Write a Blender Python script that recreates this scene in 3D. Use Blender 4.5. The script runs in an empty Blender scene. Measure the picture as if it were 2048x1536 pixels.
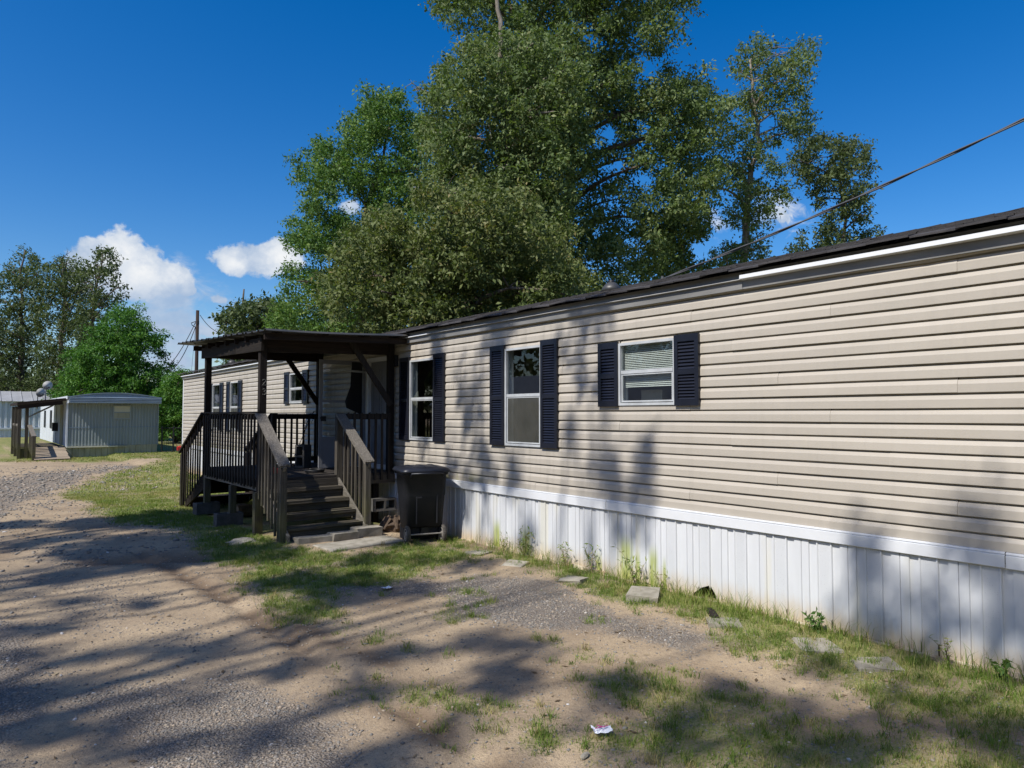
import bpy, math, random
import numpy as np
from mathutils import Matrix, Vector

SC = bpy.context.scene
COL = SC.collection
random.seed(7)
RNG = np.random.default_rng(7)
PI = math.pi

# ------------------------------------------------------------------ camera
FPX, EYE, YAW, PITCH = 1397.0, 1.72, math.radians(38.17), math.atan(62 / 1397.0)
FW = np.array([math.sin(YAW) * math.cos(PITCH), math.cos(YAW) * math.cos(PITCH), math.sin(PITCH)])
RT = np.array([math.cos(YAW), -math.sin(YAW), 0.0])
UPV = np.cross(RT, FW)
cam = bpy.data.cameras.new('camera')
cam.sensor_width = 36.0
cam.lens = 36.0 * FPX / 2048.0
cam.clip_end = 2000.0
camo = bpy.data.objects.new('camera', cam)
COL.objects.link(camo)
camo.matrix_world = Matrix(((RT[0], UPV[0], -FW[0], 0), (RT[1], UPV[1], -FW[1], 0), (RT[2], UPV[2], -FW[2], EYE), (0, 0, 0, 1)))
SC.camera = camo


def direction(x, y):
    return FW + RT * (x - 1024) / FPX - UPV * (y - 768) / FPX


def at(x, y, depth):
    return np.array([0, 0, EYE]) + direction(x, y) * depth


# ------------------------------------------------------------------ light
SUN_TRAVEL = Vector((1.0, 0.16, -1.2)).normalized()
sl = bpy.data.lights.new('sun', 'SUN')
sl.energy = 5.0
sl.angle = math.radians(0.53)
sl.color = (1.0, 0.955, 0.89)
so = bpy.data.objects.new('sun', sl)
COL.objects.link(so)
so.rotation_euler = SUN_TRAVEL.to_track_quat('-Z', 'Y').to_euler()
SUN_EL = math.asin(-SUN_TRAVEL.z)
SUN_ROT = math.atan2(-SUN_TRAVEL.x, -SUN_TRAVEL.y) % (2 * PI)

world = bpy.data.worlds.new('World')
SC.world = world
world.use_nodes = True
SC.view_settings.view_transform = 'Standard'
SC.view_settings.look = 'None'
SC.view_settings.exposure = 0.15
SC.view_settings.gamma = 1.0
SC.view_settings.use_curve_mapping = False


class NT:
    """small helper to write node trees"""
    def __init__(s, tree):
        s.t = tree
        s.n = tree.nodes
        s.l = tree.links

    def node(s, typ, **kw):
        n = s.n.new(typ)
        for k, v in kw.items():
            setattr(n, k, v)
        return n

    def put(s, sock, v):
        if hasattr(v, 'links') or isinstance(v, bpy.types.NodeSocket):
            s.l.new(v, sock)
        elif v is not None:
            if isinstance(v, (tuple, list)) and len(v) == 3 and sock.type == 'RGBA':
                v = (*v, 1.0)
            sock.default_value = v

    def math(s, op, a, b=None, c=None, clamp=False):
        n = s.node('ShaderNodeMath', operation=op, use_clamp=clamp)
        s.put(n.inputs[0], a)
        s.put(n.inputs[1], b)
        s.put(n.inputs[2], c)
        return n.outputs[0]

    def vmath(s, op, a, b=None):
        n = s.node('ShaderNodeVectorMath', operation=op)
        s.put(n.inputs[0], a)
        s.put(n.inputs[1], b)
        return n.outputs['Value'] if op in ('DOT_PRODUCT', 'LENGTH') else n.outputs[0]

    def mix(s, f, a, b, blend='MIX'):
        n = s.node('ShaderNodeMix', data_type='RGBA', blend_type=blend)
        s.put(n.inputs['Factor'], f)
        s.put(n.inputs[6], a)
        s.put(n.inputs[7], b)
        return n.outputs[2]

    def noise(s, vec, scale, detail=3, rough=0.55, dist=0.0):
        n = s.node('ShaderNodeTexNoise')
        s.put(n.inputs['Vector'], vec)
        n.inputs['Scale'].default_value = scale
        n.inputs['Detail'].default_value = detail
        n.inputs['Roughness'].default_value = rough
        n.inputs['Distortion'].default_value = dist
        return n.outputs[0]

    def smooth(s, v, a, b):
        n = s.node('ShaderNodeMapRange', interpolation_type='SMOOTHSTEP')
        s.put(n.inputs[0], v)
        n.inputs[1].default_value = a
        n.inputs[2].default_value = b
        return n.outputs[0]

    def scalevec(s, vec, sc):
        n = s.node('ShaderNodeMapping')
        s.put(n.inputs['Vector'], vec)
        n.inputs['Scale'].default_value = sc
        return n.outputs[0]

    def ramp(s, v, stops):
        n = s.node('ShaderNodeValToRGB')
        s.put(n.inputs[0], v)
        e = n.color_ramp.elements
        while len(e) < len(stops):
            e.new(0.5)
        for i, (p, c) in enumerate(stops):
            e[i].position = p
            e[i].color = (*c, 1)
        return n.outputs[0]


def build_sky():
    w = NT(world.node_tree)
    w.n.clear()
    sky = w.node('ShaderNodeTexSky', sky_type='NISHITA')
    sky.sun_disc = False
    sky.sun_elevation = SUN_EL
    sky.sun_rotation = SUN_ROT
    sky.altitude = 0
    sky.air_density = 1.0
    sky.dust_density = 0.8
    sky.ozone_density = 3.0
    hsv = w.node('ShaderNodeHueSaturation')
    hsv.inputs['Hue'].default_value = 0.508
    hsv.inputs['Saturation'].default_value = 1.46
    hsv.inputs['Value'].default_value = 1.62
    w.l.new(sky.outputs[0], hsv.inputs['Color'])
    d = w.node('ShaderNodeTexCoord').outputs['Generated']
    # cloud plane: gnomonic coordinates about a fixed compass heading
    ref = direction(420, 560)
    N = np.array([ref[0], ref[1], 0])
    N /= np.linalg.norm(N)
    Rv = np.array([N[1], -N[0], 0])
    fn = w.math('MAXIMUM', w.vmath('DOT_PRODUCT', d, tuple(N)), 0.001)
    u = w.math('DIVIDE', w.vmath('DOT_PRODUCT', d, tuple(Rv)), fn)
    sep = w.node('ShaderNodeSeparateXYZ')
    w.l.new(d, sep.inputs[0])
    v = w.math('DIVIDE', sep.outputs[2], fn)
    comb = w.node('ShaderNodeCombineXYZ')
    w.l.new(u, comb.inputs[0])
    w.l.new(v, comb.inputs[1])
    uv = comb.outputs[0]

    def UV(x, y):
        q = direction(x, y)
        return float(q @ Rv / (q @ N)), float(q[2] / (q @ N))

    def field(blobs):
        acc = None
        for x, y, rx, ry, wt in blobs:
            c = UV(x, y)
            a = UV(x + rx, y)
            b = UV(x, y - ry)
            s1 = w.vmath('SUBTRACT', uv, (c[0], c[1], 0))
            s2 = w.vmath('MULTIPLY', s1, (1 / abs(a[0] - c[0]), 1 / abs(b[1] - c[1]), 0))
            val = w.math('MULTIPLY', w.math('SUBTRACT', 1.0, w.vmath('LENGTH', s2)), wt)
            acc = val if acc is None else w.math('SMOOTH_MAX', acc, val, 0.25)
        return acc
    big = field([(185, 530, 62, 55, 1), (240, 505, 52, 52, 1), (205, 520, 60, 45, 1), (290, 545, 62, 55, 1), (325, 565, 60, 42, 1),
                 (240, 570, 110, 40, 1), (372, 580, 24, 22, .85), (350, 560, 46, 40, .9), (392, 662, 64, 15, .62), (345, 722, 46, 18, .68), (325, 655, 70, 14, .62), (440, 600, 20, 12, .55), (520, 520, 95, 36, 1), (560, 512, 60, 36, 1), (475, 526, 50, 24, .9),
                 (838, 374, 22, 18, .75), (700, 414, 24, 18, .62), (1560, 430, 28, 20, .7)])
    wisp = field([(365, 532, 34, 26, .6), (340, 600, 80, 30, .95), (330, 645, 130, 38, .95), (400, 600, 60, 40, .4), (365, 690, 100, 36, .7), (300, 625, 90, 30, .7),
                  (345, 725, 90, 34, .95), (400, 690, 70, 26, .8), (330, 650, 60, 18, .9), (430, 640, 60, 40, .45), (450, 665, 60, 30, .5), (1560, 425, 60, 40, .5), (1420, 440, 60, 30, .35)])
    n1 = w.noise(uv, 30, 7, 0.6)
    n2 = w.noise(w.scalevec(uv, (1, 1.8, 1)), 22, 6, 0.62, 0.6)
    n3 = w.noise(uv, 14, 6, 0.6)
    f1 = w.math('ADD', big, w.math('MULTIPLY', w.math('SUBTRACT', n1, 0.5), 1.5))
    m1 = w.smooth(f1, 0.0, 0.26)
    f2 = w.math('ADD', wisp, w.math('MULTIPLY', w.math('SUBTRACT', n2, 0.52), 1.7))
    m2 = w.math('MULTIPLY', w.smooth(f2, -0.1, 0.6), 0.88)
    m = w.math('MAXIMUM', m1, m2)
    # cumulus: bright lobes, blue-grey hollows and bases
    lobes = w.math('ADD', w.math('MULTIPLY', w.smooth(n3, 0.38, 0.62), 0.62), w.math('MULTIPLY', w.smooth(f1, 0.1, 1.1), 0.42))
    base = w.smooth(v, UV(300, 618)[1], UV(300, 545)[1])
    lit = w.math('MULTIPLY', lobes, w.math('ADD', w.math('MULTIPLY', base, 0.65), 0.35), clamp=True)
    cc = w.mix(lit, (4.2, 5.6, 7.8), (10.2, 10.4, 10.6))
    col = w.mix(m, hsv.outputs[0], cc)
    bg = w.node('ShaderNodeBackground')
    bg.inputs['Strength'].default_value = 0.08
    w.l.new(col, bg.inputs['Color'])
    out = w.node('ShaderNodeOutputWorld')
    w.l.new(bg.outputs[0], out.inputs['Surface'])


build_sky()


# ------------------------------------------------------------------ materials
def material(name, col, rough=0.6, spec=0.4, var=0.15, nscale=8.0, col2=None, bump=0.0, bscale=60.0, metal=0.0, stretch=(1, 1, 1), objvar=0.0, extra=None):
    m = bpy.data.materials.new(name)
    m.use_nodes = True
    t = NT(m.node_tree)
    b = t.n['Principled BSDF']
    geo = t.node('ShaderNodeNewGeometry')
    pos = t.scalevec(geo.outputs['Position'], stretch)
    n = t.noise(pos, nscale, 4, 0.6)
    c2 = col2 or tuple(c * (1 - var) for c in col)
    f = t.smooth(n, 0.3, 0.7)
    c = t.mix(f, col, c2)
    if objvar:
        oi = t.node('ShaderNodeObjectInfo')
        k = t.math('ADD', t.math('MULTIPLY', oi.outputs['Random'], 2 * objvar), 1 - objvar)
        cmb = t.node('ShaderNodeCombineXYZ')
        for i in range(3):
            t.l.new(k, cmb.inputs[i])
        c = t.mix(1.0, c, cmb.outputs[0], 'MULTIPLY')
    if extra:
        c = extra(t, geo.outputs['Position'], c)
    t.l.new(c, b.inputs['Base Color'])
    b.inputs['Roughness'].default_value = rough
    b.inputs['Specular IOR Level'].default_value = spec
    b.inputs['Metallic'].default_value = metal
    if bump:
        bn = t.noise(pos, bscale, 4, 0.6)
        bm = t.node('ShaderNodeBump')
        bm.inputs['Strength'].default_value = bump
        bm.inputs['Distance'].default_value = 0.01
        t.l.new(bn, bm.inputs['Height'])
        t.l.new(bm.outputs[0], b.inputs['Normal'])
    return m


def sepxyz(t, pos):
    s = t.node('ShaderNodeSeparateXYZ')
    t.l.new(pos, s.inputs[0])
    return s.outputs


def siding_dirt(t, pos, c):
    x = sepxyz(t, pos)
    streak = t.noise(t.scalevec(pos, (1, 6, 0.5)), 2.0, 4, 0.6)
    c = t.mix(t.math('MULTIPLY', t.math('MULTIPLY', t.smooth(streak, 0.45, 0.72), 0.32), t.math('ADD', t.smooth(x[1], 3.5, 7.5), 0.25)), c, (0.22, 0.205, 0.175))
    # green algae on the lowest boards beside the bin
    a = t.math('MULTIPLY', t.smooth(x[1], 7.2, 8.0), t.smooth(x[2], 0.98, 0.82))
    a = t.math('MULTIPLY', a, t.smooth(t.noise(t.scalevec(pos, (1, 2, 1)), 4, 4), 0.42, 0.6))
    c = t.mix(t.math('MULTIPLY', a, 0.55), c, (0.2, 0.2, 0.05))
    # faint pink patch boards near the eave
    return c


def skirt_dirt(t, pos, c):
    x = sepxyz(t, pos)
    n = t.noise(t.scalevec(pos, (1, 5, 1)), 5, 4, 0.6)
    low = t.math('MULTIPLY', t.smooth(t.math('ADD', x[2], t.math('MULTIPLY', n, 0.16)), 0.33, 0.07), 0.85)
    c = t.mix(low, c, (0.52, 0.4, 0.24))
    acc = None
    for y0, w0, top in ((5.06, .13, .52), (4.90, .05, .40), (4.69, .085, .46), (4.55, .04, .36), (6.7, .12, .4), (7.3, .1, .42), (5.45, .06, .3)):
        dy = t.math('ABSOLUTE', t.math('SUBTRACT', x[1], y0))
        a = t.math('MULTIPLY', t.smooth(dy, w0, w0 * 0.3), t.smooth(x[2], top, top - 0.22))
        acc = a if acc is None else t.math('MAXIMUM', acc, a)
    streak = t.noise(t.scalevec(pos, (1, 40, 2.0)), 1.5, 3, 0.6)
    acc = t.math('MULTIPLY', acc, t.smooth(streak, 0.2, 0.5))
    c = t.mix(t.math('MULTIPLY', acc, 0.78), c, (0.33, 0.38, 0.055))
    yel = t.smooth(t.noise(t.scalevec(pos, (1, 3.2, 0.3)), 1.6, 2), 0.56, 0.7)
    return t.mix(t.math('MULTIPLY', yel, 0.3), c, (0.66, 0.6, 0.38))


def wood_material(name, c1, c2, green=0.0, rough=0.85, axis=2):
    def ex(t, pos, c):
        st = [30, 30, 30]
        st[axis] = 1.2
        g = t.noise(t.scalevec(pos, tuple(st)), 1.6, 5, 0.65)
        c = t.mix(t.smooth(g, 0.35, 0.7), c, tuple(k * 0.42 for k in c1))
        if green:
            x = sepxyz(t, pos)
            gm = t.math('MULTIPLY', t.smooth(x[2], 0.9, 0.15), t.smooth(t.noise(pos, 5, 3), 0.3, 0.6))
            c = t.mix(t.math('MULTIPLY', gm, green), c, (0.12, 0.12, 0.035))
        return c
    st = [18, 18, 18]
    st[axis] = 1.0
    return material(name, c1, rough, 0.2, 0.3, 4, c2, 0.5, 3.0, 0, tuple(st), 0.18, ex)


M = {}
M['siding'] = material('beige_vinyl', (0.448, 0.406, 0.342), 0.42, 0.35, 0.06, 1.5, None, 0.04, 25, 0, (1, 1, 4), 0.035, siding_dirt)
M['siding_pink'] = material('pinkish_vinyl', (0.45, 0.36, 0.30), 0.42, 0.35, 0.06, 1.5, None, 0.04, 25, 0, (1, 1, 4), 0.03, siding_dirt)
M['skirt'] = material('white_vinyl', (0.64, 0.655, 0.67), 0.35, 0.4, 0.05, 2, None, 0.03, 20, 0, (1, 4, 1), 0.02, skirt_dirt)


def vent_holes(t, pos, c):
    c = skirt_dirt(t, pos, c)
    v = t.node('ShaderNodeTexVoronoi', feature='F1')
    v.inputs['Scale'].default_value = 1
    v.inputs['Randomness'].default_value = 0.15
    t.l.new(t.scalevec(pos, (1, 70, 70)), v.inputs['Vector'])
    return t.mix(t.smooth(v.outputs['Distance'], 0.42, 0.25), c, (0.10, 0.10, 0.10))


M['skirt_vent'] = material('vented_white_vinyl', (0.60, 0.615, 0.63), 0.4, 0.4, 0.05, 2, None, 0, 20, 0, (1, 1, 1), 0.0, vent_holes)
M['track'] = material('muddy_white_vinyl', (0.62, 0.55, 0.42), 0.6, 0.3, 0.3, 6, (0.42, 0.30, 0.18), 0.1, 40)
M['trim'] = material('white_trim', (0.68, 0.695, 0.71), 0.35, 0.4, 0.05, 3)
M['fascia'] = material('grey_white_metal', (0.24, 0.235, 0.225), 0.5, 0.3, 0.2, 2, (0.16, 0.157, 0.15), 0, 1, 0, (1, .6, 3))
M['alu'] = material('aluminium_frame', (0.50, 0.52, 0.53), 0.4, 0.5, 0.2, 6)
M['alu_grey'] = material('dull_grey_metal', (0.34, 0.335, 0.32), 0.5, 0.4, 0.2, 4)
M['shutter'] = material('navy_black_plastic', (0.011, 0.0125, 0.021), 0.38, 0.45, 0.25, 6)
M['shingle'] = material('charcoal_shingle', (0.045, 0.043, 0.045), 0.9, 0.2, 0.4, 5, (0.075, 0.07, 0.07), 0.6, 300, 0, (1, 1, 1), 0.25)
M['dark'] = material('dark_sheathing', (0.03, 0.028, 0.025), 0.9, 0.2)
M['interior'] = material('interior_wall', (0.30, 0.27, 0.22), 0.8, 0.2)
M['blind'] = material('ivory_blind', (0.74, 0.74, 0.68), 0.5, 0.3)
M['wood_grey'] = wood_material('grey_weathered_wood', (0.125, 0.110, 0.088), (0.06, 0.052, 0.042), 0.45)
M['wood_grey_y'] = wood_material('grey_weathered_plank', (0.27, 0.245, 0.21), (0.14, 0.122, 0.10), 0.15, axis=1)
M['wood_grey_x'] = wood_material('grey_weathered_tread', (0.115, 0.098, 0.078), (0.052, 0.044, 0.036), 0.2, axis=0)
M['deck'] = wood_material('dark_worn_deck', (0.065, 0.055, 0.047), (0.035, 0.03, 0.026), 0, axis=0)
M['ramp'] = wood_material('pale_ramp_plank', (0.42, 0.34, 0.25), (0.32, 0.26, 0.19), 0, axis=0)
M['wood_dark'] = wood_material('dark_stained_wood', (0.030, 0.023, 0.018), (0.018, 0.014, 0.012), 0.0)
M['wood_dark_x'] = wood_material('dark_stained_beam', (0.040, 0.028, 0.021), (0.022, 0.016, 0.013), 0.0, axis=0)
M['wood_dark_y'] = wood_material('dark_stained_rail', (0.032, 0.025, 0.019), (0.018, 0.014, 0.012), 0.0, axis=1)
M['wood_bal'] = wood_material('dark_weathered_baluster', (0.050, 0.041, 0.033), (0.026, 0.021, 0.018), 0.3)
M['metal_roof'] = material('dark_ribbed_metal', (0.055, 0.057, 0.058), 0.45, 0.5, 0.3, 3, (0.09, 0.085, 0.075), 0, 1, 0.3)
M['concrete'] = material('weathered_concrete', (0.36, 0.33, 0.27), 0.9, 0.2, 0.3, 7, (0.22, 0.20, 0.155), 0.5, 90, 0, (1, 1, 1), 0.15)
M['block'] = material('dark_cinder_block', (0.13, 0.125, 0.118), 0.95, 0.15, 0.3, 9, (0.085, 0.08, 0.07), 0.6, 120)
M['bin'] = material('charcoal_plastic', (0.014, 0.016, 0.022), 0.65, 0.22, 0.25, 3, (0.024, 0.025, 0.029), 0.1, 200)
M['bin_lid'] = material('black_navy_plastic', (0.016, 0.018, 0.026), 0.42, 0.45, 0.2, 4)
M['rubber'] = material('dusty_rubber', (0.10, 0.092, 0.08), 0.9, 0.2, 0.4, 30)
M['rim'] = material('dusty_grey_plastic', (0.28, 0.26, 0.23), 0.6, 0.3, 0.3, 20)
M['black'] = material('black_plastic', (0.012, 0.012, 0.013), 0.5, 0.4)
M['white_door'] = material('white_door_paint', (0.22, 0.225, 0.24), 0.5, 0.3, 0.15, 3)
M['digits'] = material('worn_silver_digits', (0.14, 0.135, 0.12), 0.5, 0.4, 0.3, 40)
M['bark'] = material('grey_brown_bark', (0.17, 0.14, 0.11), 0.95, 0.1, 0.4, 3, (0.07, 0.055, 0.045), 0.8, 14, 0, (5, 5, 1))
M['bark_pale'] = material('pale_bark', (0.30, 0.26, 0.21), 0.95, 0.1, 0.4, 3, (0.13, 0.11, 0.09), 0.8, 14, 0, (5, 5, 1))
M['pole'] = material('creosoted_pole', (0.045, 0.03, 0.024), 0.9, 0.2, 0.3, 3, None, 0.3, 10, 0, (6, 6, 1))
M['cable'] = material('black_cable', (0.015, 0.015, 0.016), 0.6, 0.3)
M['cable_grey'] = material('grey_twisted_cable', (0.09, 0.09, 0.095), 0.5, 0.4)
M['tin_blue'] = material('pale_blue_grey_siding', (0.28, 0.322, 0.322), 0.5, 0.4, 0.1, 1.5, None, 0, 1, 0, (1, 1, .4))
M['tin_white'] = material('white_tin_siding', (0.62, 0.66, 0.69), 0.5, 0.4, 0.12, 1.0)
M['tin_band'] = material('blue_grey_metal_band', (0.22, 0.29, 0.37), 0.4, 0.5, 0.15, 2)
M['tin_roof'] = material('grey_metal_roof', (0.33, 0.34, 0.36), 0.45, 0.4, 0.15, 1)
M['tin_skirt'] = material('dirty_cream_skirting', (0.40, 0.39, 0.30), 0.7, 0.3, 0.3, 2, (0.28, 0.27, 0.18), 0, 1, 0, (2, 2, .6))
M['tin_ledge'] = material('cream_ledge', (0.6, 0.58, 0.46), 0.6, 0.3, 0.1, 2)
M['dish'] = material('grey_white_dish', (0.42, 0.42, 0.41), 0.5, 0.3, 0.05, 2)
M['red'] = material('red_plastic', (0.55, 0.03, 0.03), 0.4, 0.4, 0.1, 20)
M['paper'] = material('white_paper', (0.72, 0.74, 0.78), 0.8, 0.2, 0.05, 30)
M['pink'] = material('magenta_print', (0.55, 0.08, 0.25), 0.8, 0.2, 0.05, 30)
M['rock'] = material('brown_root_wood', (0.16, 0.115, 0.08), 0.95, 0.1, 0.5, 12, (0.06, 0.045, 0.035), 0.8, 40, 0, (1, 3, 1))
M['log'] = material('cut_log', (0.27, 0.21, 0.14), 0.9, 0.1, 0.4, 8)


def glass_material(name, tint=(0.75, 0.8, 0.8), refl=0.05, rough=0.0):
    m = bpy.data.materials.new(name)
    m.use_nodes = True
    t = NT(m.node_tree)
    t.n.clear()
    tr = t.node('ShaderNodeBsdfTransparent')
    tr.inputs[0].default_value = (*tint, 1)
    gl = t.node('ShaderNodeBsdfGlossy')
    gl.inputs['Roughness'].default_value = rough
    geo = t.node('ShaderNodeNewGeometry')
    n = t.noise(geo.outputs['Position'], 1.6, 2)
    bm = t.node('ShaderNodeBump')
    bm.inputs['Strength'].default_value = 0.04
    bm.inputs['Distance'].default_value = 0.02
    t.l.new(n, bm.inputs['Height'])
    t.l.new(bm.outputs[0], gl.inputs['Normal'])
    mx = t.node('ShaderNodeMixShader')
    cs = t.math('ABSOLUTE', t.vmath('DOT_PRODUCT', geo.outputs['Incoming'], geo.outputs['True Normal']))
    f = t.math('ADD', t.math('MULTIPLY', t.math('POWER', t.math('SUBTRACT', 1.0, cs), 5), 0.9), 0.04 + refl, clamp=True)
    t.l.new(f, mx.inputs[0])
    t.l.new(tr.outputs[0], mx.inputs[1])
    t.l.new(gl.outputs[0], mx.inputs[2])
    o = t.node('ShaderNodeOutputMaterial')
    t.l.new(mx.outputs[0], o.inputs[0])
    return m


M['glass'] = glass_material('window_glass')
M['glass_door'] = glass_material('storm_door_glass', (0.8, 0.82, 0.82), 0.03)


def screen_material():
    m = bpy.data.materials.new('insect_screen')
    m.use_nodes = True
    t = NT(m.node_tree)
    t.n.clear()
    tr = t.node('ShaderNodeBsdfTransparent')
    df = t.node('ShaderNodeBsdfDiffuse')
    geo = t.node('ShaderNodeNewGeometry')
    n = t.noise(geo.outputs['Position'], 5, 4)
    t.l.new(t.mix(n, (0.06, 0.06, 0.05), (0.14, 0.14, 0.125)), df.inputs[0])
    mx = t.node('ShaderNodeMixShader')
    mx.inputs[0].default_value = 0.55
    t.l.new(tr.outputs[0], mx.inputs[1])
    t.l.new(df.outputs[0], mx.inputs[2])
    o = t.node('ShaderNodeOutputMaterial')
    t.l.new(mx.outputs[0], o.inputs[0])
    return m


M['screen'] = screen_material()


def leaf_material(name, stops, trans=0.3, rough=0.55, spec=0.2):
    m = bpy.data.materials.new(name)
    m.use_nodes = True
    t = NT(m.node_tree)
    b = t.n['Principled BSDF']
    a = t.node('ShaderNodeAttribute', attribute_name='tint')
    c = t.ramp(a.outputs['Fac'], stops)
    t.l.new(c, b.inputs['Base Color'])
    b.inputs['Roughness'].default_value = rough
    b.inputs['Specular IOR Level'].default_value = spec
    if trans:
        tl = t.node('ShaderNodeBsdfTranslucent')
        t.l.new(t.mix(1.0, c, (1.1, 1.25, 0.5), 'MULTIPLY'), tl.inputs[0])
        mx = t.node('ShaderNodeMixShader')
        mx.inputs[0].default_value = trans
        t.l.new(b.outputs[0], mx.inputs[1])
        t.l.new(tl.outputs[0], mx.inputs[2])
        t.l.new(mx.outputs[0], t.n['Material Output'].inputs[0])
    return m


M['leaf_oak'] = leaf_material('oak_leaves', [(0, (0.066, 0.104, 0.034)), (0.5, (0.124, 0.175, 0.061)), (0.85, (0.183, 0.227, 0.089)), (1, (0.234, 0.250, 0.099))])
M['leaf_olive'] = leaf_material('olive_oak_leaves', [(0, (0.066, 0.095, 0.030)), (0.5, (0.135, 0.168, 0.056)), (0.85, (0.195, 0.21, 0.08)), (1, (0.24, 0.20, 0.075))])
M['leaf_green'] = leaf_material('mid_green_leaves', [(0, (0.051, 0.109, 0.030)), (0.5, (0.101, 0.187, 0.045)), (1, (0.203, 0.265, 0.060))])
M['leaf_bright'] = leaf_material('bright_green_leaves', [(0, (0.035, 0.10, 0.018)), (0.5, (0.07, 0.175, 0.028)), (1, (0.13, 0.24, 0.04))])
M['leaf_dark'] = leaf_material('dark_green_leaves', [(0, (0.044, 0.070, 0.028)), (0.5, (0.085, 0.115, 0.047)), (1, (0.137, 0.164, 0.066))])
M['blade'] = leaf_material('grass_blades', [(0, (0.065, 0.12, 0.018)), (0.4, (0.15, 0.225, 0.038)), (0.7, (0.29, 0.29, 0.09)), (1, (0.42, 0.33, 0.17))], 0.25, 0.6, 0.2)
M['pebble'] = leaf_material('gravel_stones', [(0, (0.15, 0.14, 0.126)), (0.35, (0.20, 0.19, 0.172)), (0.6, (0.29, 0.245, 0.19)), (0.9, (0.36, 0.29, 0.22)), (1, (0.5, 0.48, 0.45))], 0, 0.85, 0.25)
M['litter'] = leaf_material('dry_litter', [(0, (0.07, 0.05, 0.03)), (0.6, (0.2, 0.14, 0.08)), (1, (0.33, 0.26, 0.16))], 0, 0.9, 0.1)

# ------------------------------------------------------------------ geometry helpers
BASE = {}


class MB:
    def __init__(s):
        s.v = []
        s.f = []
        s.m = []

    def add(s, v, f, mi=0):
        k = len(s.v)
        s.v.extend([tuple(map(float, p)) for p in v])
        for q in f:
            s.f.append(tuple(i + k for i in q))
            s.m.append(mi)
        return s

    def box(s, x0, y0, z0, x1, y1, z1, mi=0):
        v = [(x0, y0, z0), (x1, y0, z0), (x1, y1, z0), (x0, y1, z0), (x0, y0, z1), (x1, y0, z1), (x1, y1, z1), (x0, y1, z1)]
        return s.add(v, [(0, 3, 2, 1), (4, 5, 6, 7), (0, 1, 5, 4), (1, 2, 6, 5), (2, 3, 7, 6), (3, 0, 4, 7)], mi)

    def beam(s, a, b, w, h, side=None, mi=0):
        """bar from a to b; w is its width along 'side', h the other way"""
        a, b = Vector(a), Vector(b)
        d = (b - a).normalized()
        sd = Vector(side) if side else d.cross(Vector((0, 0, 1)))
        if sd.length < 1e-4:
            sd = Vector((1, 0, 0))
        sd = (sd - d * sd.dot(d)).normalized()
        up = sd.cross(d)
        v = []
        for p in (a, b):
            for i, j in ((-1, -1), (1, -1), (1, 1), (-1, 1)):
                v.append(p + sd * i * w / 2 + up * j * h / 2)
        return s.add(v, [(0, 1, 2, 3), (7, 6, 5, 4), (0, 4, 5, 1), (1, 5, 6, 2), (2, 6, 7, 3), (3, 7, 4, 0)], mi)

    def tube(s, pts, r, n=8, mi=0, caps=True):
        pts = [Vector(p) for p in pts]
        rs = r if isinstance(r, (list, tuple)) else [r] * len(pts)
        v = []
        ref = None
        for i, p in enumerate(pts):
            d = (pts[min(i + 1, len(pts) - 1)] - pts[max(i - 1, 0)]).normalized()
            if ref is None:
                ref = d.orthogonal().normalized()
            ref = (ref - d * ref.dot(d))
            ref = ref.normalized() if ref.length > 1e-5 else d.orthogonal().normalized()
            o = d.cross(ref)
            for k in range(n):
                a = 2 * PI * k / n
                v.append(p + (ref * math.cos(a) + o * math.sin(a)) * rs[i])
        f = []
        for i in range(len(pts) - 1):
            for k in range(n):
                k2 = (k + 1) % n
                f.append((i * n + k, i * n + k2, (i + 1) * n + k2, (i + 1) * n + k))
        if caps:
            f.append(tuple(range(n - 1, -1, -1)))
            f.append(tuple((len(pts) - 1) * n + k for k in range(n)))
        return s.add(v, f, mi)

    def rings(s, rings, closed=True, mi=0):
        n = len(rings[0])
        v = [p for r in rings for p in r]
        f = []
        for i in range(len(rings) - 1):
            for k in range(n if closed else n - 1):
                k2 = (k + 1) % n
                f.append((i * n + k, i * n + k2, (i + 1) * n + k2, (i + 1) * n + k))
        if closed:
            f.append(tuple(range(n - 1, -1, -1)))
            f.append(tuple((len(rings) - 1) * n + k for k in range(n)))
        return s.add(v, f, mi)

    def jitter(s, amt, rng=random):
        s.v = [(x + rng.uniform(-amt, amt), y + rng.uniform(-amt, amt), z + rng.uniform(-amt, amt)) for x, y, z in s.v]
        return s


def make_mesh(name, mb, mats, smooth=False, off=(0, 0, 0)):
    me = bpy.data.meshes.new(name)
    me.from_pydata([(x - off[0], y - off[1], z - off[2]) for x, y, z in mb.v], [], mb.f)
    for m in (mats if isinstance(mats, (list, tuple)) else [mats]):
        me.materials.append(m)
    if any(mb.m):
        me.polygons.foreach_set('material_index', mb.m)
    if smooth:
        me.polygons.foreach_set('use_smooth', [True] * len(me.polygons))
    me.validate()
    me.update()
    return me


def thing(name, label, cat, base=(0, 0, 0), group=None, kind=None):
    o = bpy.data.objects.new(name, None)
    o.empty_display_size = 0.2
    COL.objects.link(o)
    o.location = base
    BASE[o.name] = tuple(base)
    o['label'] = label
    o['category'] = cat
    if group:
        o['group'] = group
    if kind:
        o['kind'] = kind
    return o


def part(name, mb, mat, parent=None, smooth=False, label=None, kind=None):
    off = BASE[parent.name] if parent else (0, 0, 0)
    o = bpy.data.objects.new(name, make_mesh(name, mb, mat, smooth, off))
    COL.objects.link(o)
    if parent:
        o.parent = parent
        BASE[o.name] = off
    if label:
        o['label'] = label
    if kind:
        o['kind'] = kind
    return o


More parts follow.
